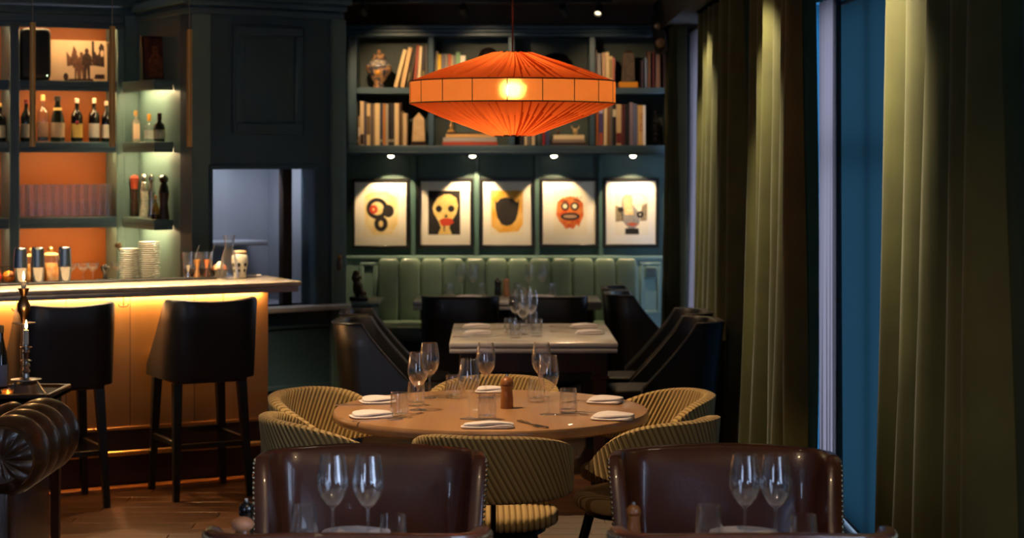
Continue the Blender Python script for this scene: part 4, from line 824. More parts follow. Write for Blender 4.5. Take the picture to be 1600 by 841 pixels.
S('wash', [(767, 298), (817, 298), (817, 350), (810, 362), (780, 364), (768, 354)], wash2, 1); S('head_form', [(773.5, 312.5), (776, 316.5), (782, 310), (790, 308.5), (800, 310), (808, 317), (810.5, 311), (811, 320), (809, 334), (806, 344), (800, 351), (792, 353.5), (784, 351), (777, 340), (774, 326)], ink, 2)
t, S, ring = framed('framed print of a red face with round eyes and bared teeth', 843, 936, 278, 387, (865, 296, 917, 368), wpap)
S('face_form', [(871, 316), (878, 310), (892, 307), (904, 310), (911, 318), (912, 338), (908, 346), (905, 355), (901, 351), (896, 358), (890, 356), (884, 358), (880, 352), (874, 346), (869, 336)], redface, 1)
for ex in (883, 898): ring('eye_ring', ex, 322.5, 4.8, 4.8, 3.6, ink, 2); S('eye_white', ell(ex, 322.5, 3.5, 3.5), wpap, 3)
S('mouth', ell(891, 338.5, 15, 6), ink, 2); S('teeth', ell(891, 338.5, 11, 2.8), flat('#b08a72'), 3); S('brow', [(875, 316), (882, 312.5), (888, 313.5), (888, 315.5), (882, 315)], ink, 2); S('brow', [(893, 313), (899, 311), (907, 314), (906, 316.5), (899, 313.5)], ink, 2)
for i in range(7): S('hair_mark', ell(874+i*5.6, 309.5-2.4*math.sin(PI*(i+.5)/7), .9, 1.4, 8), ink, 2)
t, S, ring = framed('framed print of a grey face with open cranium and dark ears', 942, 1030, 278, 387, (961, 296, 1014, 368), wpap)
gre = mat('grey_pigment', '#7d7f80', .8, col2='#a39684', scale=30)
S('face_form', [(971, 320), (972, 310), (978, 304), (986, 305), (989, 312), (988, 320), (996, 328), (1000, 338), (999, 350), (992, 357), (982, 357), (974, 347), (971, 334)], gre, 1); S('forehead', [(974, 312), (980, 306), (986, 309), (988, 320), (990, 336), (976, 336)], mat('ochre_pigment', '#e0b070', .8, col2='#ecd0a0', scale=20), 2)
S('lips', [(978, 350), (988, 347.5), (999, 350), (988, 354.5)], flat('#b4573a'), 3); S('neck', [(977, 357), (998, 357), (999, 366.5), (977, 366.5)], ink, 2); S('ear_patch', [(961.5, 321), (972, 325), (975, 346), (962, 347)], mat('speckled_ink', '#b8a480', .8, col2='#3a2c22', scale=260, detail=1), 1); S('ear_patch', [(1012, 316.5), (1003, 322), (1000, 346), (1011, 345)], mat('speckled_ink', '#b8a480', .8, col2='#3a2c22', scale=260, detail=1), 1)
S('ink_blob', ell(970, 328, 4.8, 4.2), ink, 3); ring('ink_ring', 1000.5, 335.5, 3.4, 3.4, 4, ink, 3); ring('cranium_line', 996, 312.5, 12.5, 9.5, .8, flat('#a58a5a'), 3)

# ---------------------------------------------------------------- banquette
bq = thing('banquette', 'sage green leather banquette with a channel-tufted back', 'banquette', (0, 0, 0))
X0, X1 = hx(590, 14.7), hx(996, 14.7); n = 12; cw = (X1-X0)/n
ch = MB(); ch.cushion((0, 0, 0), (cw/2*1.0, .065, .265), .30, 20, 20); chm = ch.mesh('back_channel', greenleather, 60)
for i in range(n):
    o = obj('back_channel', chm, bq, (X0+cw*(i+.5), 14.73, .727)); o.rotation_euler = (-.10, 0, 0)
MB().box(X0, X1, 14.78, 14.87, .0, .95).build('back_board', greenleather, bq)
for i in range(3):
    L = (X1-X0)/3; b = MB(); b.cushion((X0+L*(i+.5), 14.37, .463), (L/2-.002, .30, .062), .22, 32, 14); b.build('seat_cushion', greenleather, bq)
MB().bev(X0+.01, X1-.01, 14.13, 14.775, .0, .40, .01).build('base', mat('banquette_base', '#16150f', .6), bq)
# ledge beside it with a bronze figure
lg = thing('ledge_cabinet', 'low painted ledge cabinet between the panelled wall and the banquette', 'cabinet', (0, 0, 0))
MB().bev(-1.13, hx(584, 13.5), 13.52, 14.02, 0, .716, .005).build('body', paintg, lg); MB().bev(-1.14, hx(593, 13.5), 13.46, 14.04, .718, .748, .008).build('top', paintg, lg)
molding(lg, -1.10, hx(581, 13.5), 13.52, .12, .66, .025, .012, paintg)
t = thing('bronze_figure', 'dark bronze seated lion figure on the ledge beside the banquette', 'statue', (hx(561, 13.65), 13.65, .7485)); MB().bev(-.065, .065, -.05, .05, 0, .03, .004).build('base', blackmill, t)
b = MB(); b.ball((-.012, 0, .095), (.034, .036, .07), 16, 10); b.ball((-.022, -.004, .165), (.032, .034, .038), 16, 10); b.build('body', bronze, t)
MB().ball((-.018, -.012, .198), (.026, .028, .02), 14, 8).build('mane', bronze, t); MB().ball((.014, -.02, .168), (.014, .018, .012), 10, 8).build('muzzle', bronze, t)
for sy in (-1, 1): MB().tube([(.0, sy*.02, .12), (.02, sy*.024, .07), (.026, sy*.024, .034)], [.016, .012, .013], 8).build('foreleg', bronze, t)
MB().ball((.042, 0, .055), (.016, .03, .018), 12, 8).build('paw_ball', bronze, t)
P = Vector((-1.225, 13.6, 0))
t = thing('wall_switch', 'small dark wall sconce on the sage pilaster', 'sconce', (PF[0]+.004, PF[1]-.055, 1.05)); MB().lathe([(.012, .0), (.016, .02), (.016, .06), (.010, .075)], 14).build('holder', bronze, t); MB().ball((0, 0, .085), .013).build('finial', brass, t)

# ---------------------------------------------------------------- tables
def slab_table(name, label, x0, x1, y0, y1, fl=True, th=.058, legsz=.085):
    t = thing(name, label, 'table', ((x0+x1)/2, (y0+y1)/2, 0)); hx_, hy = (x1-x0)/2, (y1-y0)/2
    MB().bev(-hx_, hx_, -hy, hy, .75-th*.5, .75, .006, 2).build('marble_top', marble, t); MB().bev(-hx_+.002, hx_-.002, -hy+.002, hy-.002, .75-th, .75-th*.5-.001, .005, 2).build('marble_underlayer', marble, t)
    zt_ = .75-th-.001; q = .055
    if not fl and y0 < 8: pass
    else: a = MB(); a.box(-hx_+q+legsz, hx_-q-legsz, -hy+q+.012, -hy+q+.04, zt_-.11, zt_); a.build('apron', walnut, t); MB().box(-hx_+q+legsz, hx_-q-legsz, hy-q-.04, hy-q-.012, zt_-.11, zt_).build('apron', walnut, t)
    for sx in ((-1, 1) if fl or y0 > 8 else ()): MB().box(sx*(hx_-q-.012)-.014, sx*(hx_-q-.012)+.014, -hy+q+legsz, hy-q-legsz, zt_-.11, zt_).build('apron', walnut, t)
    if not fl and y0 < 8:      # small tables stand on one column
        MB().tube([(0, hy-.045, .012), (0, hy-.045, zt_)], .026, 16).build('column', blackmetal, t); MB().bev(-.2, .2, hy-.14, hy+.05, 0, .012, .003).build('base_plate', blackmetal, t); MB().bev(-.2, .2, -.12, hy-.02, zt_-.02, zt_-.001, .003).build('top_plate', blackmetal, t)
        return t
    for sx in (-1, 1):
        for sy in (-1, 1):
            cx, cy = sx*(hx_-q-legsz/2), sy*(hy-q-legsz/2); r = legsz/2
            b = MB(); b.bev(cx-r, cx+r, cy-r, cy+r, zt_-.13, zt_, .003, 1)
            for i in range(4):
                xx = cx-r+.012+i*(2*r-.024)/3; b.bev(xx-.006, xx+.006, cy-r-.005, cy-r+.002, zt_-.115, zt_-.012, .002, 1)
            b.bev(cx-r-.008, cx+r+.008, cy-r-.008, cy+r+.008, zt_-.15, zt_-.13, .004, 1)
            b.loft([[Vector((cx+ux*rr, cy+uy*rr, z)) for ux, uy in ((-1, -1), (1, -1), (1, 1), (-1, 1))] for rr, z in ((r*.62, 0), (r*.62, .04), (r*.92, zt_-.15))]); b.build('leg', walnut, t)
    return t
tm = slab_table('marble_table', 'marble topped wooden table with fluted legs between four black chairs', hx(700, 10.58), hx(964, 10.58), 10.58, 11.80); tm.rotation_euler[2] = math.radians(.6)
tb = slab_table('marble_table', 'marble topped table in front of the green banquette', hx(645, 13.52), hx(940, 13.52), 13.52, 14.12, False)
tn1 = slab_table('marble_table', 'square marble table in front of the left studded brown chairs', -.79, -.10, 4.78, 5.262, False); tn1['label'] = 'square marble table set before the shaded brown leather armchair'
tn2 = slab_table('marble_table', 'square marble table set before the brown leather armchair by the curtains', .27, .99, 4.78, 5.262, False)
RC = Vector((-.087, 7.84, 0)); RR = .645
rt = thing('round_table', 'round oak dining table set for six', 'table', tuple(RC))
b = MB(); b.lathe([(0, .706), (RR-.012, .706), (RR-.002, .714), (RR, .725), (RR, .738), (RR-.006, .748), (RR-.014, .75), (0, .75)], 96); b.build('top', oak, rt)
MB().lathe([(.33, 0), (.34, .012), (.33, .03), (.12, .05), (.075, .09), (.07, .62), (.1, .66), (.30, .69), (.30, .705)], 32).build('pedestal', mat('black_pedestal', '#14100d', .4), rt)

# ---------------------------------------------------------------- olive corduroy chairs round the oak table
def cord_chair():
    t = thing('tub_chair', 'x', 'chair', (0, 0, 0), 0, 'olive corduroy chairs round the oak table')
    R_, th, zc, hh = .238, .046, .655, .125; pm = math.radians(112); NP = 416; NZ = 14; per = .0222
    loops = []; V = []; mi = []
    def prof(ph):
        q = abs(ph)/pm; zt_ = .780-.175*q**3.2; zl = .532+.055*q**4; e = math.sqrt(max(0, 1-max(0, (q-.86)/.14)**2)); h = (zt_-zl)/2*e+.002; z0 = (zt_+zl)/2; L = []
        for i in range(NZ): L.append((1, z0-h*.93+2*h*.93*i/(NZ-1)))
        L.append((.72, z0+h*.985)); L.append((.28, z0+h*.985))
        for i in range(NZ): L.append((0, z0+h*.93-2*h*.93*i/(NZ-1)))
        L.append((.28, z0-h*.985)); L.append((.72, z0-h*.985)); return L
    b = MB(); PPC = 8; cyc = 2*pm*(R_+th)/per; ribv = []
    for i in range(NP+1):
        ph0 = -pm+2*pm*i/NP; q = abs(ph0)/pm; L = []; rib = math.sin(2*PI*cyc*i/NP); ribv.append(rib)
        for u, z in prof(ph0):
            ph = ph0-.52*(z-zc)/(R_+th)*(1-q**6); w_ = th*(1-.35*q**8)
            off = R_+th/2+(u-.5)*w_+(.0026*rib if u > .5 else -.0026*rib); yl = -off*math.cos(ph)-.10*(z-.53)*math.cos(ph*.5)
            L.append(Vector((off*1.06*math.sin(ph), yl, z)))
        loops.append(L)
    b.loft(loops)
    n = len(loops[0])
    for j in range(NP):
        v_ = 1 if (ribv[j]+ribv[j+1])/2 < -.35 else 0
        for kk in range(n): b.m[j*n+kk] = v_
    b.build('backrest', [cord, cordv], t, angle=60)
    s = MB(); NS = 180; lo_ = []; rv = []
    for i in range(NS+1):
        x = -.995+1.99*i/NS; c_ = math.sqrt(max(0, 1-abs(x)**2.3)); rib = math.sin(2*PI*x*.245/per); rv.append(rib); L = []
        for k2 in range(24):
            a = 2*PI*k2/24; yy = math.copysign(abs(math.cos(a))**.75, math.cos(a)); zz = math.copysign(abs(math.sin(a))**.6, math.sin(a))
            L.append(Vector((x*.245, .02+(.238+.002*rib)*yy*c_, .443+(.042+.002*rib)*zz*(.35+.65*c_**.6))))
        lo_.append(L)
    s.loft(lo_)
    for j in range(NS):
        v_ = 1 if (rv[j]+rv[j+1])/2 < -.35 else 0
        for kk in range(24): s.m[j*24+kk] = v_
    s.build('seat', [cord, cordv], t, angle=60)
    MB().lathe([(.19, .385), (.2, .39), (.2, .401)], 28, (0, .02, 0)).build('seat_frame', blackmetal, t)
    for sx, sy in ((-1, -1), (1, -1), (-1, 1), (1, 1)): MB().tube([(sx*.13, .02+sy*.13, .39), (sx*.205, .02+sy*.215, .0)], [.014, .009], 10).build('leg', blackmetal, t)
    for a in (0,): aa = math.radians(a-90); MB().tube([(.19*math.cos(aa), .02+.19*math.sin(aa), .39), (.255*math.cos(aa), .252*math.sin(aa), .44), (.258*math.cos(aa), .258*math.sin(aa), .56)], .010, 8).build('back_strut', blackmetal, t)
    return t
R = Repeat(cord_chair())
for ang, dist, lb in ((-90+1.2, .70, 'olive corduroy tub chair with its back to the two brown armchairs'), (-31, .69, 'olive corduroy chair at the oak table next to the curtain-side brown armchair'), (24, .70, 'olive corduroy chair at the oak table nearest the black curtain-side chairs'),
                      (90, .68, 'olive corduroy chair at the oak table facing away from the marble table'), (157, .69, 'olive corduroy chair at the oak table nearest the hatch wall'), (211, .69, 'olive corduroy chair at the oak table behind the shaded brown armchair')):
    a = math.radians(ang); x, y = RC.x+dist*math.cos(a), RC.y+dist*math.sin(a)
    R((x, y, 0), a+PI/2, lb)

# ---------------------------------------------------------------- glassware, napkins, cutlery
wg = MB(); wg.lathe([(.0, .0), (.036, .0), (.037, .0015), (.02, .004), (.006, .008), (.0042, .02), (.0038, .085), (.006, .094), (.02, .104), (.035, .125), (.0425, .152), (.0425, .170), (.038, .205), (.0325, .236), (.0315, .236), (.037, .205), (.0415, .170), (.0415, .152), (.034, .126), (.019, .106), (.0, .099)], 28)
WG = wg.mesh('wine_glass', glass, 60)
tg = MB(); tg.lathe([(.0, .0), (.034, .0), (.036, .002), (.0375, .03), (.033, .098), (.032, .098), (.0362, .03), (.034, .014), (.0, .012)], 28); TG = tg.mesh('tumbler', glass, 50)
def wine(p, lb, g): return tag(obj('wine_glass', WG, None, p), lb, 'glass', g)
def tumbler(p, lb, g): return tag(obj('tumbler', TG, None, p), lb, 'glass', g)
nk = None
def napkin(p, rz, lb, g, sx=.19, sy=.10, sz=1.):
    t = thing('napkin', lb, 'napkin', p, rz, g)
    for i in range(2):
        b = MB(); b.cushion((.004*i, .003*i, .006+i*.0105), (sx/2-.006*i, sy/2-.004*i, .006), .45, 28, 8)
        b.v = [(x+.06*y*(1 if i else -.5), y, z+.0035*math.sin(31*x+17*y+i) if z > .008 else z) for x, y, z in b.v]; b.build('fold', linen, t)
    return t
def fork():
    b = MB(); b.loft([[Vector((x, sx*w_, z+sz)) for sx, sz in ((-1, 0), (1, 0), (1, .0018), (-1, .0018))] for x, w_, z in ((-.10, .006, .001), (-.02, .0035, .003), (.02, .003, .006), (.045, .010, .004), (.06, .011, .002))])
    for i in range(4): y = -.009+i*.006; b.loft([[Vector((x, y+sx*.0014, z+sz)) for sx, sz in ((-1, 0), (1, 0), (1, .0016), (-1, .0016))] for x, z in ((.058, .002), (.08, .001), (.10, .003))])
    return b.mesh('fork', silver)
def knife():
    b = MB(); b.loft([[Vector((x, y0, 0)), Vector((x, y1, 0)), Vector((x, y1, h)), Vector((x, y0, h))] for x, y0, y1, h in ((-.11, -.006, .006, .006), (-.02, -.005, .005, .005), (-.015, -.006, .008, .002), (.08, -.006, .009, .0018), (.115, -.001, .004, .0015))]); return b.mesh('knife', silver)
FK, KN = fork(), knife()
def cut(kind, p, rz, lb, g): return tag(obj(kind, FK if kind == 'fork' else KN, None, p, rz), lb, kind, g)
TT = .7508
def tab(px, py): Y = (EYE-TT)*F/(py-HY); return Vector((hx(px, Y), Y, TT))
def pepper(p, lb, body=woodmill, top=woodmill, s=1., knob=steel, group=None):
    t = thing('pepper_mill', lb, 'mill', tuple(p), 0, group); o = MB().lathe([(.0265*s, 0), (.027*s, .004*s), (.0255*s, .02*s), (.0265*s, .024*s), (.024*s, .06*s), (.022*s, .075*s), (.026*s, .088*s), (.026*s, .092*s)], 24).build('body', body, t)
    MB().lathe([(.020*s, .0925*s), (.026*s, .098*s), (.027*s, .108*s), (.020*s, .122*s), (.008*s, .128*s)], 24).build('head', top, t); MB().lathe([(.006*s, .128*s), (.0075*s, .134*s), (.007*s, .138*s), (0, .140*s)], 12).build('knob', knob, t); return t
# oak table
G = 'wine glasses on the round oak table'
for px, py, lb in ((653, 641, 'wine glass near the bar-side napkins on the oak table'), (671, 622, 'wine glass behind another at the bar-side rim of the oak table'), (733, 655, 'wine glass behind the napkin by the tub chair'), (759, 622, 'wine glass in front of the napkin facing the marble table'), (846, 621, 'wine glass behind another near the wooden pepper mill'), (857, 648, 'wine glass between pepper mill and tumbler on the oak table')):
    wine(tab(px, py), lb+(', set on oak' if False else ''), G)
G = 'tumblers on the round oak table'
for px, py, lb in ((624, 652, 'water tumbler beside the bar-side napkin on the oak table'), (650, 634, 'water tumbler half hidden behind a wine glass, oak table'), (761, 655, 'water tumbler behind the rolled napkin by the tub chair'), (888, 645, 'water tumbler beside the curtain-side forks on the oak table'), (838, 628, 'water tumbler behind the wooden pepper mill'), (709, 622, 'water tumbler beyond the wine glasses, at the far rim of oak table')):
    tumbler(tab(px, py), lb, G)
G = 'napkins on the round oak table'
for px, py, rz, lb, sx, sy in ((580, 652, .25, 'white napkin folded over a fork on the bar side of oak table', .17, .12), (590, 629, .2, 'white napkin beside a knife at the bar-side rim, oak table', .15, .13), (762, 669, .02, 'rolled white napkin in front of the tumbler by the tub chair', .205, .065), (957, 655, -.2, 'white napkin near the curtain-side tub chairs, closest to the tumbler', .17, .13), (945, 629, -.25, 'white napkin with a fork, toward the black curtain-side chairs', .15, .13), (764, 613, 0, 'white napkin before the wine glass facing the marble table', .13, .09)):
    napkin(tab(px, py), rz, lb, G, sx, sy)
pepper(tab(792, 638), 'turned wooden pepper mill at the centre of the oak table', s=1.0)
G = 'cutlery on the round oak table'
cut('knife', tab(565, 633), .15, 'table knife beside the napkin at the bar-side rim of oak table', G); cut('fork', tab(590, 657.5), .3, 'fork in front of the bar-side napkin on the oak table', G); cut('fork', tab(632, 650), .8, 'fork leaning toward the bar-side tumbler', G)
cut('fork', tab(826, 663), 1.95, 'upturned fork lying alone beside the rolled napkin', G); cut('knife', tab(832, 664), 2.1, 'knife lying with the upturned fork', G); cut('fork', tab(912, 628), 3.5, 'fork pointing from the napkin near the black curtain-side chairs', G); cut('fork', tab(915, 646), 3.0, 'fork tucked beside the curtain-side napkin', G)
# marble table of four
G = 'wine glasses clustered on the marble table'
for px, py in ((806, 515), (817, 523), (829, 516), (820, 510)): wine(tab(px, py), 'wine glass in the cluster at the middle of the marble table', G)
G = 'tumblers clustered on the marble table'
for px, py in ((797, 524), (838, 525), (805, 528), (830, 512)): tumbler(tab(px, py), 'water tumbler in the cluster on the marble table', G)
G = 'napkins on the marble table'
for px, py, lb in ((744, 512.5, 'white napkin on the bar side of the marble table, toward the banquette'), (746, 523, 'white napkin on the bar side of the marble table, toward the oak table'), (912, 512, 'white napkin on the curtain side of the marble table, toward the banquette'), (921, 522, 'white napkin on the curtain side of the marble table, toward the oak table')): napkin(tab(px, py), .05, lb, G, .17, .10)
G = 'cutlery on the marble table'
for px, py, k2, rz in ((735, 516, 'knife', .05), (737, 527, 'knife', .05), (776, 516, 'fork', .6), (780, 526, 'fork', .7), (880, 512, 'fork', 2.5), (884, 520, 'fork', 2.7)): cut(k2, tab(px, py), rz, {'knife': 'knife beside a napkin on the bar side of marble table', 'fork': 'fork beside a napkin on the marble table'}[k2]+(' curtain side' if px > 800 else ''), G)
# banquette table
G = 'wine glasses on the banquette table'
for px, lb in ((720, 'wine glass on the banquette table under the skull print'), (739, 'wine glass on the banquette table under the skull print'), (827, 'wine glass on the banquette table beyond the pepper mills'), (848, 'wine glass on the banquette table beyond the pepper mills')): wine(tab(px, 462.5), lb, G)
G = 'tumblers on the banquette table'
for px, lb in ((702, 'water tumbler on the banquette table under the skull print'), (752, 'water tumbler on the banquette table by the black pepper mill'), (862, 'water tumbler on the banquette table under the red face print'), (809, 'water tumbler on the banquette table beside the wooden pepper mill')): tumbler(tab(px, 464), lb, G)
for px, lb in ((732, 'white napkin on the banquette table between tumblers'), (845, 'white napkin on the banquette table under the red face print')): napkin(tab(px, 466.5), 0, lb, 'napkins on the banquette table', .2, .09)
pepper(tab(778, 463), 'black pepper mill on the banquette table', blackmill, blackmill, 1.0, blackmill); pepper(tab(791, 463), 'wooden pepper mill on the banquette table', mat('pale_mill', '#a8785a', .4), mat('pale_mill', '#a8785a', .4), 1.0)
# foreground tables
def ft(px, Y): return Vector((hx(px, Y), Y, TT))
for px0, nm in ((0, 'shaded'), (1, 'curtain-side')):
    A = ((520, 575, 475, 614, 553), (1164, 1212, 1108, 1256, 1160))[px0]; G = 'place setting on the %s foreground table' % nm; where = 'on the table before the %s brown armchair' % nm
    wine(ft(A[0], 5.13), 'wine glass %s, on the pepper mill side' % where, G); wine(ft(A[1], 5.12), 'wine glass %s, away from the pepper mill' % where, G)
    tumbler(ft(A[2], 5.14), 'water tumbler next to the napkin %s' % where, G); tumbler(ft(A[3], 5.0), 'water tumbler beyond the wine glasses %s' % where, G)
    napkin(ft(A[4], 5.19), 0, 'white folded napkin %s' % where, None, .2, .10)
p = ft(379, 5.06); t = thing('salt_mill', 'round pale wooden salt mill before the shaded brown armchair', 'mill', (p.x, p.y, p.z)); MB().lathe([(.022, 0), (.026, .004), (.022, .03), (.018, .048)], 20).build('body', woodmill, t); MB().ball((0, 0, .062), (.030, .030, .020), 20, 10).build('head', mat('pale_head', '#c08a68', .4), t)
pepper(ft(385, 5.18), 'dark pepper mill with chrome knob before the shaded brown armchair', blackmill, blackmill, .78, chromem); pepper(ft(990, 5.16), 'wooden pepper mill with chrome knob before the curtain-side brown armchair', woodmill, woodmill, .74, chromem)

# ---------------------------------------------------------------- studded brown leather armchairs
def studded():
    t = thing('armchair', 'x', 'armchair', (0, 0, 0), 0, 'studded brown leather armchairs')
    hw_, yb, yf, r, zb, zt_, za, th = .265, -.25, .15, .05, .24, .87, .57, .045
    path = []
    for x, y, nx, ny, q in upath(hw_, yb, yf, r, 24, 10, 20):
        top = zt_+.004-.012*(x/hw_)**2 if q == 0 else zt_-.010-(zt_-za-.010)*sm((q-.12)/.42); path.append((x, y, nx, ny, q, top))
    def P(x, y, nx, ny, off, z, q):
        f = (z-zb)/(zt_-zb); wv = .045*f+.05*q-.012*math.sin(PI*f); return Vector((x+nx*(off+wv)+(x/hw_)*.012*f*(1-abs(nx)), y+ny*(off+.01*f)-.055*f-.03*(1-(x/hw_)**2)*(q == 0)*f, z))
    def bul(x, z, q): return -.030*max(0, 1-(x/hw_)**4)*math.sin(PI*min(1, max(0, (z-.45)/.42)))**.6 if q == 0 else 0
    loops = []
    for x, y, nx, ny, q, top in path:
        zi = [zb+(top-.014-zb)*i/11 for i in range(12)]
        L = [P(x, y, nx, ny, bul(x, z, q), z, q) for z in zi]+[P(x, y, nx, ny, th*.12, top-.004, q), P(x, y, nx, ny, th*.5, top, q), P(x, y, nx, ny, th*.88, top-.004, q)]+[P(x, y, nx, ny, th, z, q) for z in reversed(zi)]
        loops.append(L)
    MB().loft(loops).build('shell', brownleather, t)
    b = MB(); b.cushion((0, -.035, .43), (.25, .205, .06), .28); b.build('seat', brownleather, t)
    MB().bev(-.245, .245, -.24, .18, .22, .375, .015).build('seat_base', brownleather, t)
    nb = MB()
    def studs(off, dz, step=.016):
        pts = [P(x, y, nx, ny, off, top+dz, q) for x, y, nx, ny, q, top in path]; d = 0; nxt = 0
        for a_, b_ in zip(pts, pts[1:]):
            L = (b_-a_).length
            while nxt <= d+L: nb.ball(a_.lerp(b_, (nxt-d)/L), .0062, 6, 4); nxt += step
            d += L
    studs(th+.0005, -.016)
    tag(nb.build('nailhead_trim', nailm, t), kind='stuff')
    legs(t, [((-.21, .14), (-.21, .15)), ((.21, .14), (.21, .15)), ((-.21, -.2), (-.22, -.26)), ((.21, -.2), (.22, -.26))], 0, .225, .022, .015, walnut)
    return t
R = Repeat(studded())
R((hx(582, 6.0), 5.72, 0), PI, 'shaded dark brown studded leather armchair nearer the bar, facing the foreground table'); R((hx(1128, 6.0), 5.72, 0), PI, 'glossy brown studded leather armchair by the curtains, facing the foreground table')
R((hx(535, 4.65), 5.01, 0), 0, 'studded tan leather armchair backing onto the bar-side foreground table'); R((hx(1187, 4.65), 5.01, 0), 0, 'studded tan leather armchair backing onto the curtain-side foreground table')

# ---------------------------------------------------------------- orange pleated lantern
LY = 8.6; LC = Vector((hx(801, LY), LY, 0)); LZ = hz(145, LY); LR = 161*LY/F; BH = .049
lt = thing('pendant_lantern', 'large orange pleated silk lantern hanging above the oak table', 'pendant lamp', (LC.x, LC.y, LZ))
silk = cloth('orange_silk', (.85, .15, .03), .60, 0, col2=(.95, .22, .045)); silkband = cloth('orange_silk_band', (.90, .24, .05), .70, .012, col2=(1.0, .42, .11))
nt_ = silkband.node_tree; rf = nt_.nodes.new('ShaderNodeBsdfRefraction'); rf.inputs['Color'].default_value = (1, .5, .15, 1); rf.inputs['Roughness'].default_value = .42; rf.inputs['IOR'].default_value = 1.25
mxr = nt_.nodes.new('ShaderNodeMixShader'); mxr.inputs[0].default_value = .10; on_ = [q for q in nt_.nodes if q.type == 'OUTPUT_MATERIAL'][0]; src_ = on_.inputs[0].links[0].from_socket     # forward scatter: soft hot spot round the bulb
nt_.links.new(src_, mxr.inputs[1]); nt_.links.new(rf.outputs[0], mxr.inputs[2]); nt_.links.new(mxr.outputs[0], on_.inputs[0]); wire = flat('#3a1208')
NPN = 19; ofs = math.radians(-90-2.9)
rp = random.Random(11)
def cone(sgn):
    n = 456; nr = 14; amp = [rp.uniform(.4, 1) for _ in range(76)]; ph0 = [rp.uniform(-.25, .25) for _ in range(76)]; loops = []
    zt_ = (.130 if sgn > 0 else .143)
    for j in range(nr+1):
        s_ = j/nr; r = LR+(.085-LR)*s_; z = sgn*(BH+zt_*s_); L = []
        for i in range(n):
            u = i/n*76; kx = int(u) % 76; fr = u-int(u)
            a = 2*PI*i/n+.10*s_*math.sin(3*2*PI*i/n+sgn)+.02*ph0[kx]*s_
            f = amp[kx]*math.sin(PI*fr)**.7-.4; d = .020*f*min(1, s_*3)*(1-.55*s_)
            L.append(Vector(((r+d*.3)*math.cos(a), (r+d*.3)*math.sin(a), z+sgn*d)))
        loops.append(L)
    b = MB().loft(loops, caps=False)      # where pleats overlap the cloth lies double
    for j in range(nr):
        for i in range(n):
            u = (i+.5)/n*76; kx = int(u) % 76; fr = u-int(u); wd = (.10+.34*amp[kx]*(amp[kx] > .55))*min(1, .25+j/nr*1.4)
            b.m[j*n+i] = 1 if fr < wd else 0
    return b
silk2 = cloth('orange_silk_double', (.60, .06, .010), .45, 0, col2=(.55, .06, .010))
cone(1).build('upper_shade', [silk, silk2], lt, angle=75); cone(-1).build('lower_shade', [silk, silk2], lt, angle=75)
for i in range(NPN):
    a0, a1 = ofs+2*PI*i/NPN+.004, ofs+2*PI*(i+1)/NPN-.004; b = MB()
    b.loft([[Vector((rr*math.cos(a0+(a1-a0)*k2/6), rr*math.sin(a0+(a1-a0)*k2/6), z)) for rr, z in ((LR, -BH), (LR, 0), (LR, BH))] for k2 in range(7)], closed=False); b.build('band_panel', silkband, lt)
b = MB()
for z in (-BH, BH): b.tube([(LR*math.cos(2*PI*i/76), LR*math.sin(2*PI*i/76), z) for i in range(77)], .0028, 6)
for i in range(NPN): a0 = ofs+2*PI*i/NPN; b.tube([(LR*math.cos(a0), LR*math.sin(a0), -BH), (LR*math.cos(a0), LR*math.sin(a0), BH)], .0018, 5)
b.build('wire_frame', wire, lt)
b = MB(); b.tube([(.085*math.cos(2*PI*i/40), .085*math.sin(2*PI*i/40), -BH-.143) for i in range(41)], .004, 6); b.tube([(.085*math.cos(2*PI*i/40), .085*math.sin(2*PI*i/40), BH+.13) for i in range(41)], .004, 6)
for a in range(3): aa = 2*PI*a/3; b.tube([(0, 0, BH+.13), (.085*math.cos(aa), .085*math.sin(aa), BH+.13)], .002, 5)
b.build('end_rings', wire, lt)
MB().ball((0, -.02, .012), .034, 16, 12).build('bulb', glow('bulb', (1, .72, .38), 55), lt); MB().lathe([(.016, .05), (.018, .055), (.018, .12), (.004, .13)], 12, (0, -.02, 0)).build('socket', blackmetal, lt)
MB().tube([(0, 0, BH+.12), (0, 0, CZ-LZ-.02)], .004, 7).build('cord', flat('#7a2a10'), lt); MB().lathe([(.05, CZ-LZ-.02), (.05, CZ-LZ-.001)], 20).build('ceiling_rose', brass2, lt)
light('lantern_bulb', 'POINT', (LC.x, LC.y-.02, LZ+.012), 21, (1, .66, .34), shadow_soft_size=.036)

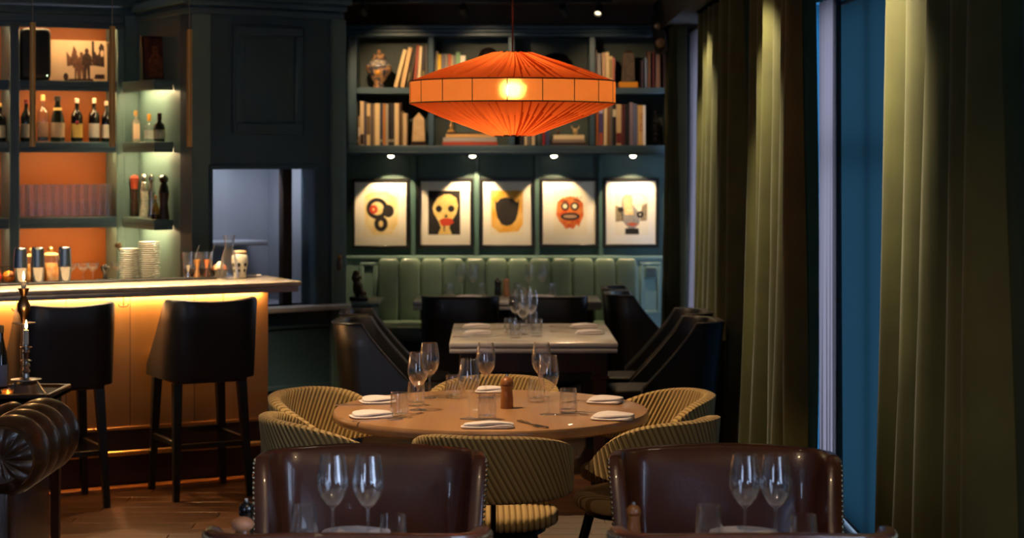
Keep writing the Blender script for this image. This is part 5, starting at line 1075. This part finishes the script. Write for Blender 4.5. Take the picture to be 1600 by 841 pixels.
# ---------------------------------------------------------------- curtains along the window wall
def curtain(name, label, y0, y1, x, mm, amp=.075, pitch=.17, top=2.72, seed=1, cat='curtain', flare=.05, group=None, thick=.006, lean=.03, head=.09):
    rg = random.Random(seed); n = int((y1-y0)/pitch*14); NZ = 26; loops = []
    P1, P2, A_ = rg.uniform(0, 6), rg.uniform(0, 6), [rg.uniform(.65, 1.15) for _ in range(80)]
    t = thing(name, label, cat, (x, (y0+y1)/2, 0), 0, group); ym = (y0+y1)/2
    front = []
    for i in range(n+1):
        u = i/n; y = y0+(y1-y0)*u; w_ = (y-y0)/pitch; kx = int(w_); fr = w_-kx; A = amp*(A_[kx]*(1-fr)+A_[kx+1]*fr)
        L = []
        for j in range(NZ+1):
            z = .012+(top-.012)*j/NZ; f = j/NZ
            d = A*(1-.30*f)*math.sin(2*PI*w_+.5*math.sin(1.7*f*2+P1+w_))+.24*amp*math.sin(3.1*w_+P2+2*f)*(1-f)
            yy = ym+(y-ym)*(1+flare*(1-f)**1.5)+.02*math.cos(2*PI*w_+P2)*(1-.4*f)
            L.append(Vector((d-lean*(1-f)**2, yy-ym, z)))
        front.append(L)
    b = MB(); b.loft(front, closed=False)
    if thick:
        back = [[p+Vector((thick, 0, 0)) for p in L] for L in front]; b.loft(back, closed=False)
    b.build('drape', mm, t, angle=80)
    MB().box(-head, head, y0-ym, y1-ym, top, top+.018).build('heading', mm, t)
    return t
G = 'olive velvet curtains along the window wall'
curtain('curtain', 'olive velvet curtain standing alone closest to the foreground tables', 4.96, 6.33, 1.29, velvet, .085, .27, seed=4, group=G)
curtain('curtain', 'olive velvet curtain between the blue wall and the brown armchair', 8.38, 10.1, 1.29, velvet, .085, .27, seed=8, group=G)
curtain('curtain', 'olive velvet curtain behind the black curtain-side chairs', 10.75, 12.62, 1.29, velvet, .085, .27, seed=15, group=G)
curtain('curtain', 'dark velvet curtain hanging next to the bookcase', 13.72, 14.47, 1.20, velvet, .08, .22, seed=21, group=G, flare=.02)
G = 'white sheers at the windows'
for x_, y0, y1, s_, lb in ((1.54, 8.965, 9.55, 3, 'white sheer curtain showing beside the wide blue blind'), (1.54, 12.07, 12.65, 5, 'white sheer curtain between the two middle velvet curtains'), (1.345, 13.55, 14.4, 6, 'white sheer curtain beside the dark velvet curtain near the bookcase')):
    sc_ = x_ > 1.5; o = curtain('sheer_curtain', lb, y0, y1, x_, sheer, .012 if sc_ else .02, .10, seed=s_, group=G, flare=.04 if sc_ else .03, thick=0, top=2.52 if sc_ else 2.70, lean=0 if sc_ else .03, head=.014 if sc_ else .02)
    if sc_: o.location.z = .035

# ---------------------------------------------------------------- track lights, speaker, ceiling spots
TRY = 13.6; TRZ = 2.872
tr = thing('light_track', 'black ceiling track carrying spotlights before the bookcase', 'track', (0, 0, 0)); MB().bev(hx(538, TRY), hx(956, TRY), TRY-.018, TRY+.018, TRZ, TRZ+.035, .003).build('rail', blackmetal, tr)
for px in (600, 900): MB().box(hx(px, TRY)-.006, hx(px, TRY)+.006, TRY-.006, TRY+.006, TRZ+.035, CZ-.001).build('hanger', blackmetal, tr)
for px, tx, ty, tz, pw, lb in ((566, -.85, 14.6, 2.25, 48, 'black track spotlight nearest the panelled bar wall'), (725, -.15, 14.6, 2.25, 48, 'black track spotlight above the banquette table'), (882, .75, 14.6, 2.2, 28, 'black track spotlight beside the glowing one'), (935, .15, 11.2, .75, 70, 'black track spotlight tilted so its lit lens shows')):
    x = hx(px, TRY); t = thing('track_spot', lb, 'spotlight', (x, TRY, TRZ), 0, 'spotlights on the ceiling track'); d = (Vector((tx, ty, tz))-Vector((x, TRY, TRZ-.06))).normalized()
    M = Matrix.Translation((0, 0, -.055)) @ d.to_track_quat('Z', 'Y').to_matrix().to_4x4()
    MB().tube([(0, 0, -.001), (0, 0, -.04)], .007, 8).build('stem', blackmetal, t); MB().lathe([(.018, -.05), (.027, -.045), (.027, .045), (.024, .045), (.023, .02), (0, .02)], 20, M=M).build('head', blackmetal, t); MB().lathe([(.022, .022), (.022, .026), (0, .027)], 16, M=M).build('lens', glow('track_lens', (1, .8, .5), 2), t)
    light('track_light', 'SPOT', Vector((x, TRY, TRZ-.055))+d*.055, pw, WARM, target=(tx, ty, tz), spot_size=math.radians(58 if tz > 1 else 48), spot_blend=.8, shadow_soft_size=.02)
sp_ = thing('wall_speaker', 'tilted wooden loudspeaker high up beside the curtain', 'speaker', (hx(1041, 14.2), 14.3, hz(82, 14.2)), -.55); M = Matrix.Rotation(-.18, 4, 'Y')
MB().bev(-.055, .055, -.05, .08, 0, .285, .006, 2, M).build('cabinet', mat('speaker_wood', '#2e180c', .4, col2='#1f0f07', scale=12), sp_)
for z, r in ((.075, .036), (.20, .024)): MB().lathe([(r, 0), (r, .006), (r*.8, .004), (r*.3, -.0), (0, .008)], 20, M=M @ Matrix.Translation((0, -.05, z)) @ Matrix.Rotation(PI/2, 4, 'X')).build('cone', mat('speaker_cone', (.5, .28, .14), .35, .7), sp_)
MB().tube([M @ Vector((0, .08, .2)), Vector((.05, .62, .22))], .012, 8).build('wall_bracket', blackmetal, sp_)
def ceil_spot(x, y, tgt, pw, ang, label, col=WARM, blend=.6):
    t = thing('ceiling_spot', label, 'spotlight', (x, y, CZ), 0, 'round ceiling spots'); MB().lathe([(.05, -.001), (.052, -.006), (.038, -.010), (.036, -.002)], 22).build('bezel', blackmetal, t); MB().lathe([(.034, -.003), (.034, -.005), (0, -.005)], 18).build('lens', lampdisc, t)
    light('ceiling_spot_light', 'SPOT', (x, y, CZ-.02), pw, col, target=tgt, spot_size=math.radians(ang), spot_blend=blend, shadow_soft_size=.03)
ceil_spot(.70, 6.2, (1.3, 6.05, 2.0), 270, 46, 'round ceiling spot washing the foreground velvet curtain', (1, .85, .55), .9)
ceil_spot(.72, 9.2, (1.3, 9.3, 1.8), 170, 55, 'round ceiling spot washing the middle velvet curtain', (1, .85, .55))
ceil_spot(.72, 12.0, (1.3, 12.1, 1.8), 150, 55, 'round ceiling spot washing the curtain behind the black chairs', (1, .85, .55))
ceil_spot(-.3, 10.2, (.1, 11.2, .75), 90, 55, 'round ceiling spot over the marble table')
ceil_spot(-.9, 7.6, (-.1, 7.8, .75), 220, 55, 'round ceiling spot over the oak table')
ceil_spot(-.05, 12.9, (-.05, 13.75, .75), 45, 34, 'round ceiling spot over the banquette table')
ceil_spot(.1, 3.75, (.1, 4.6, .85), 40, 95, 'round ceiling spot over the foreground tables')
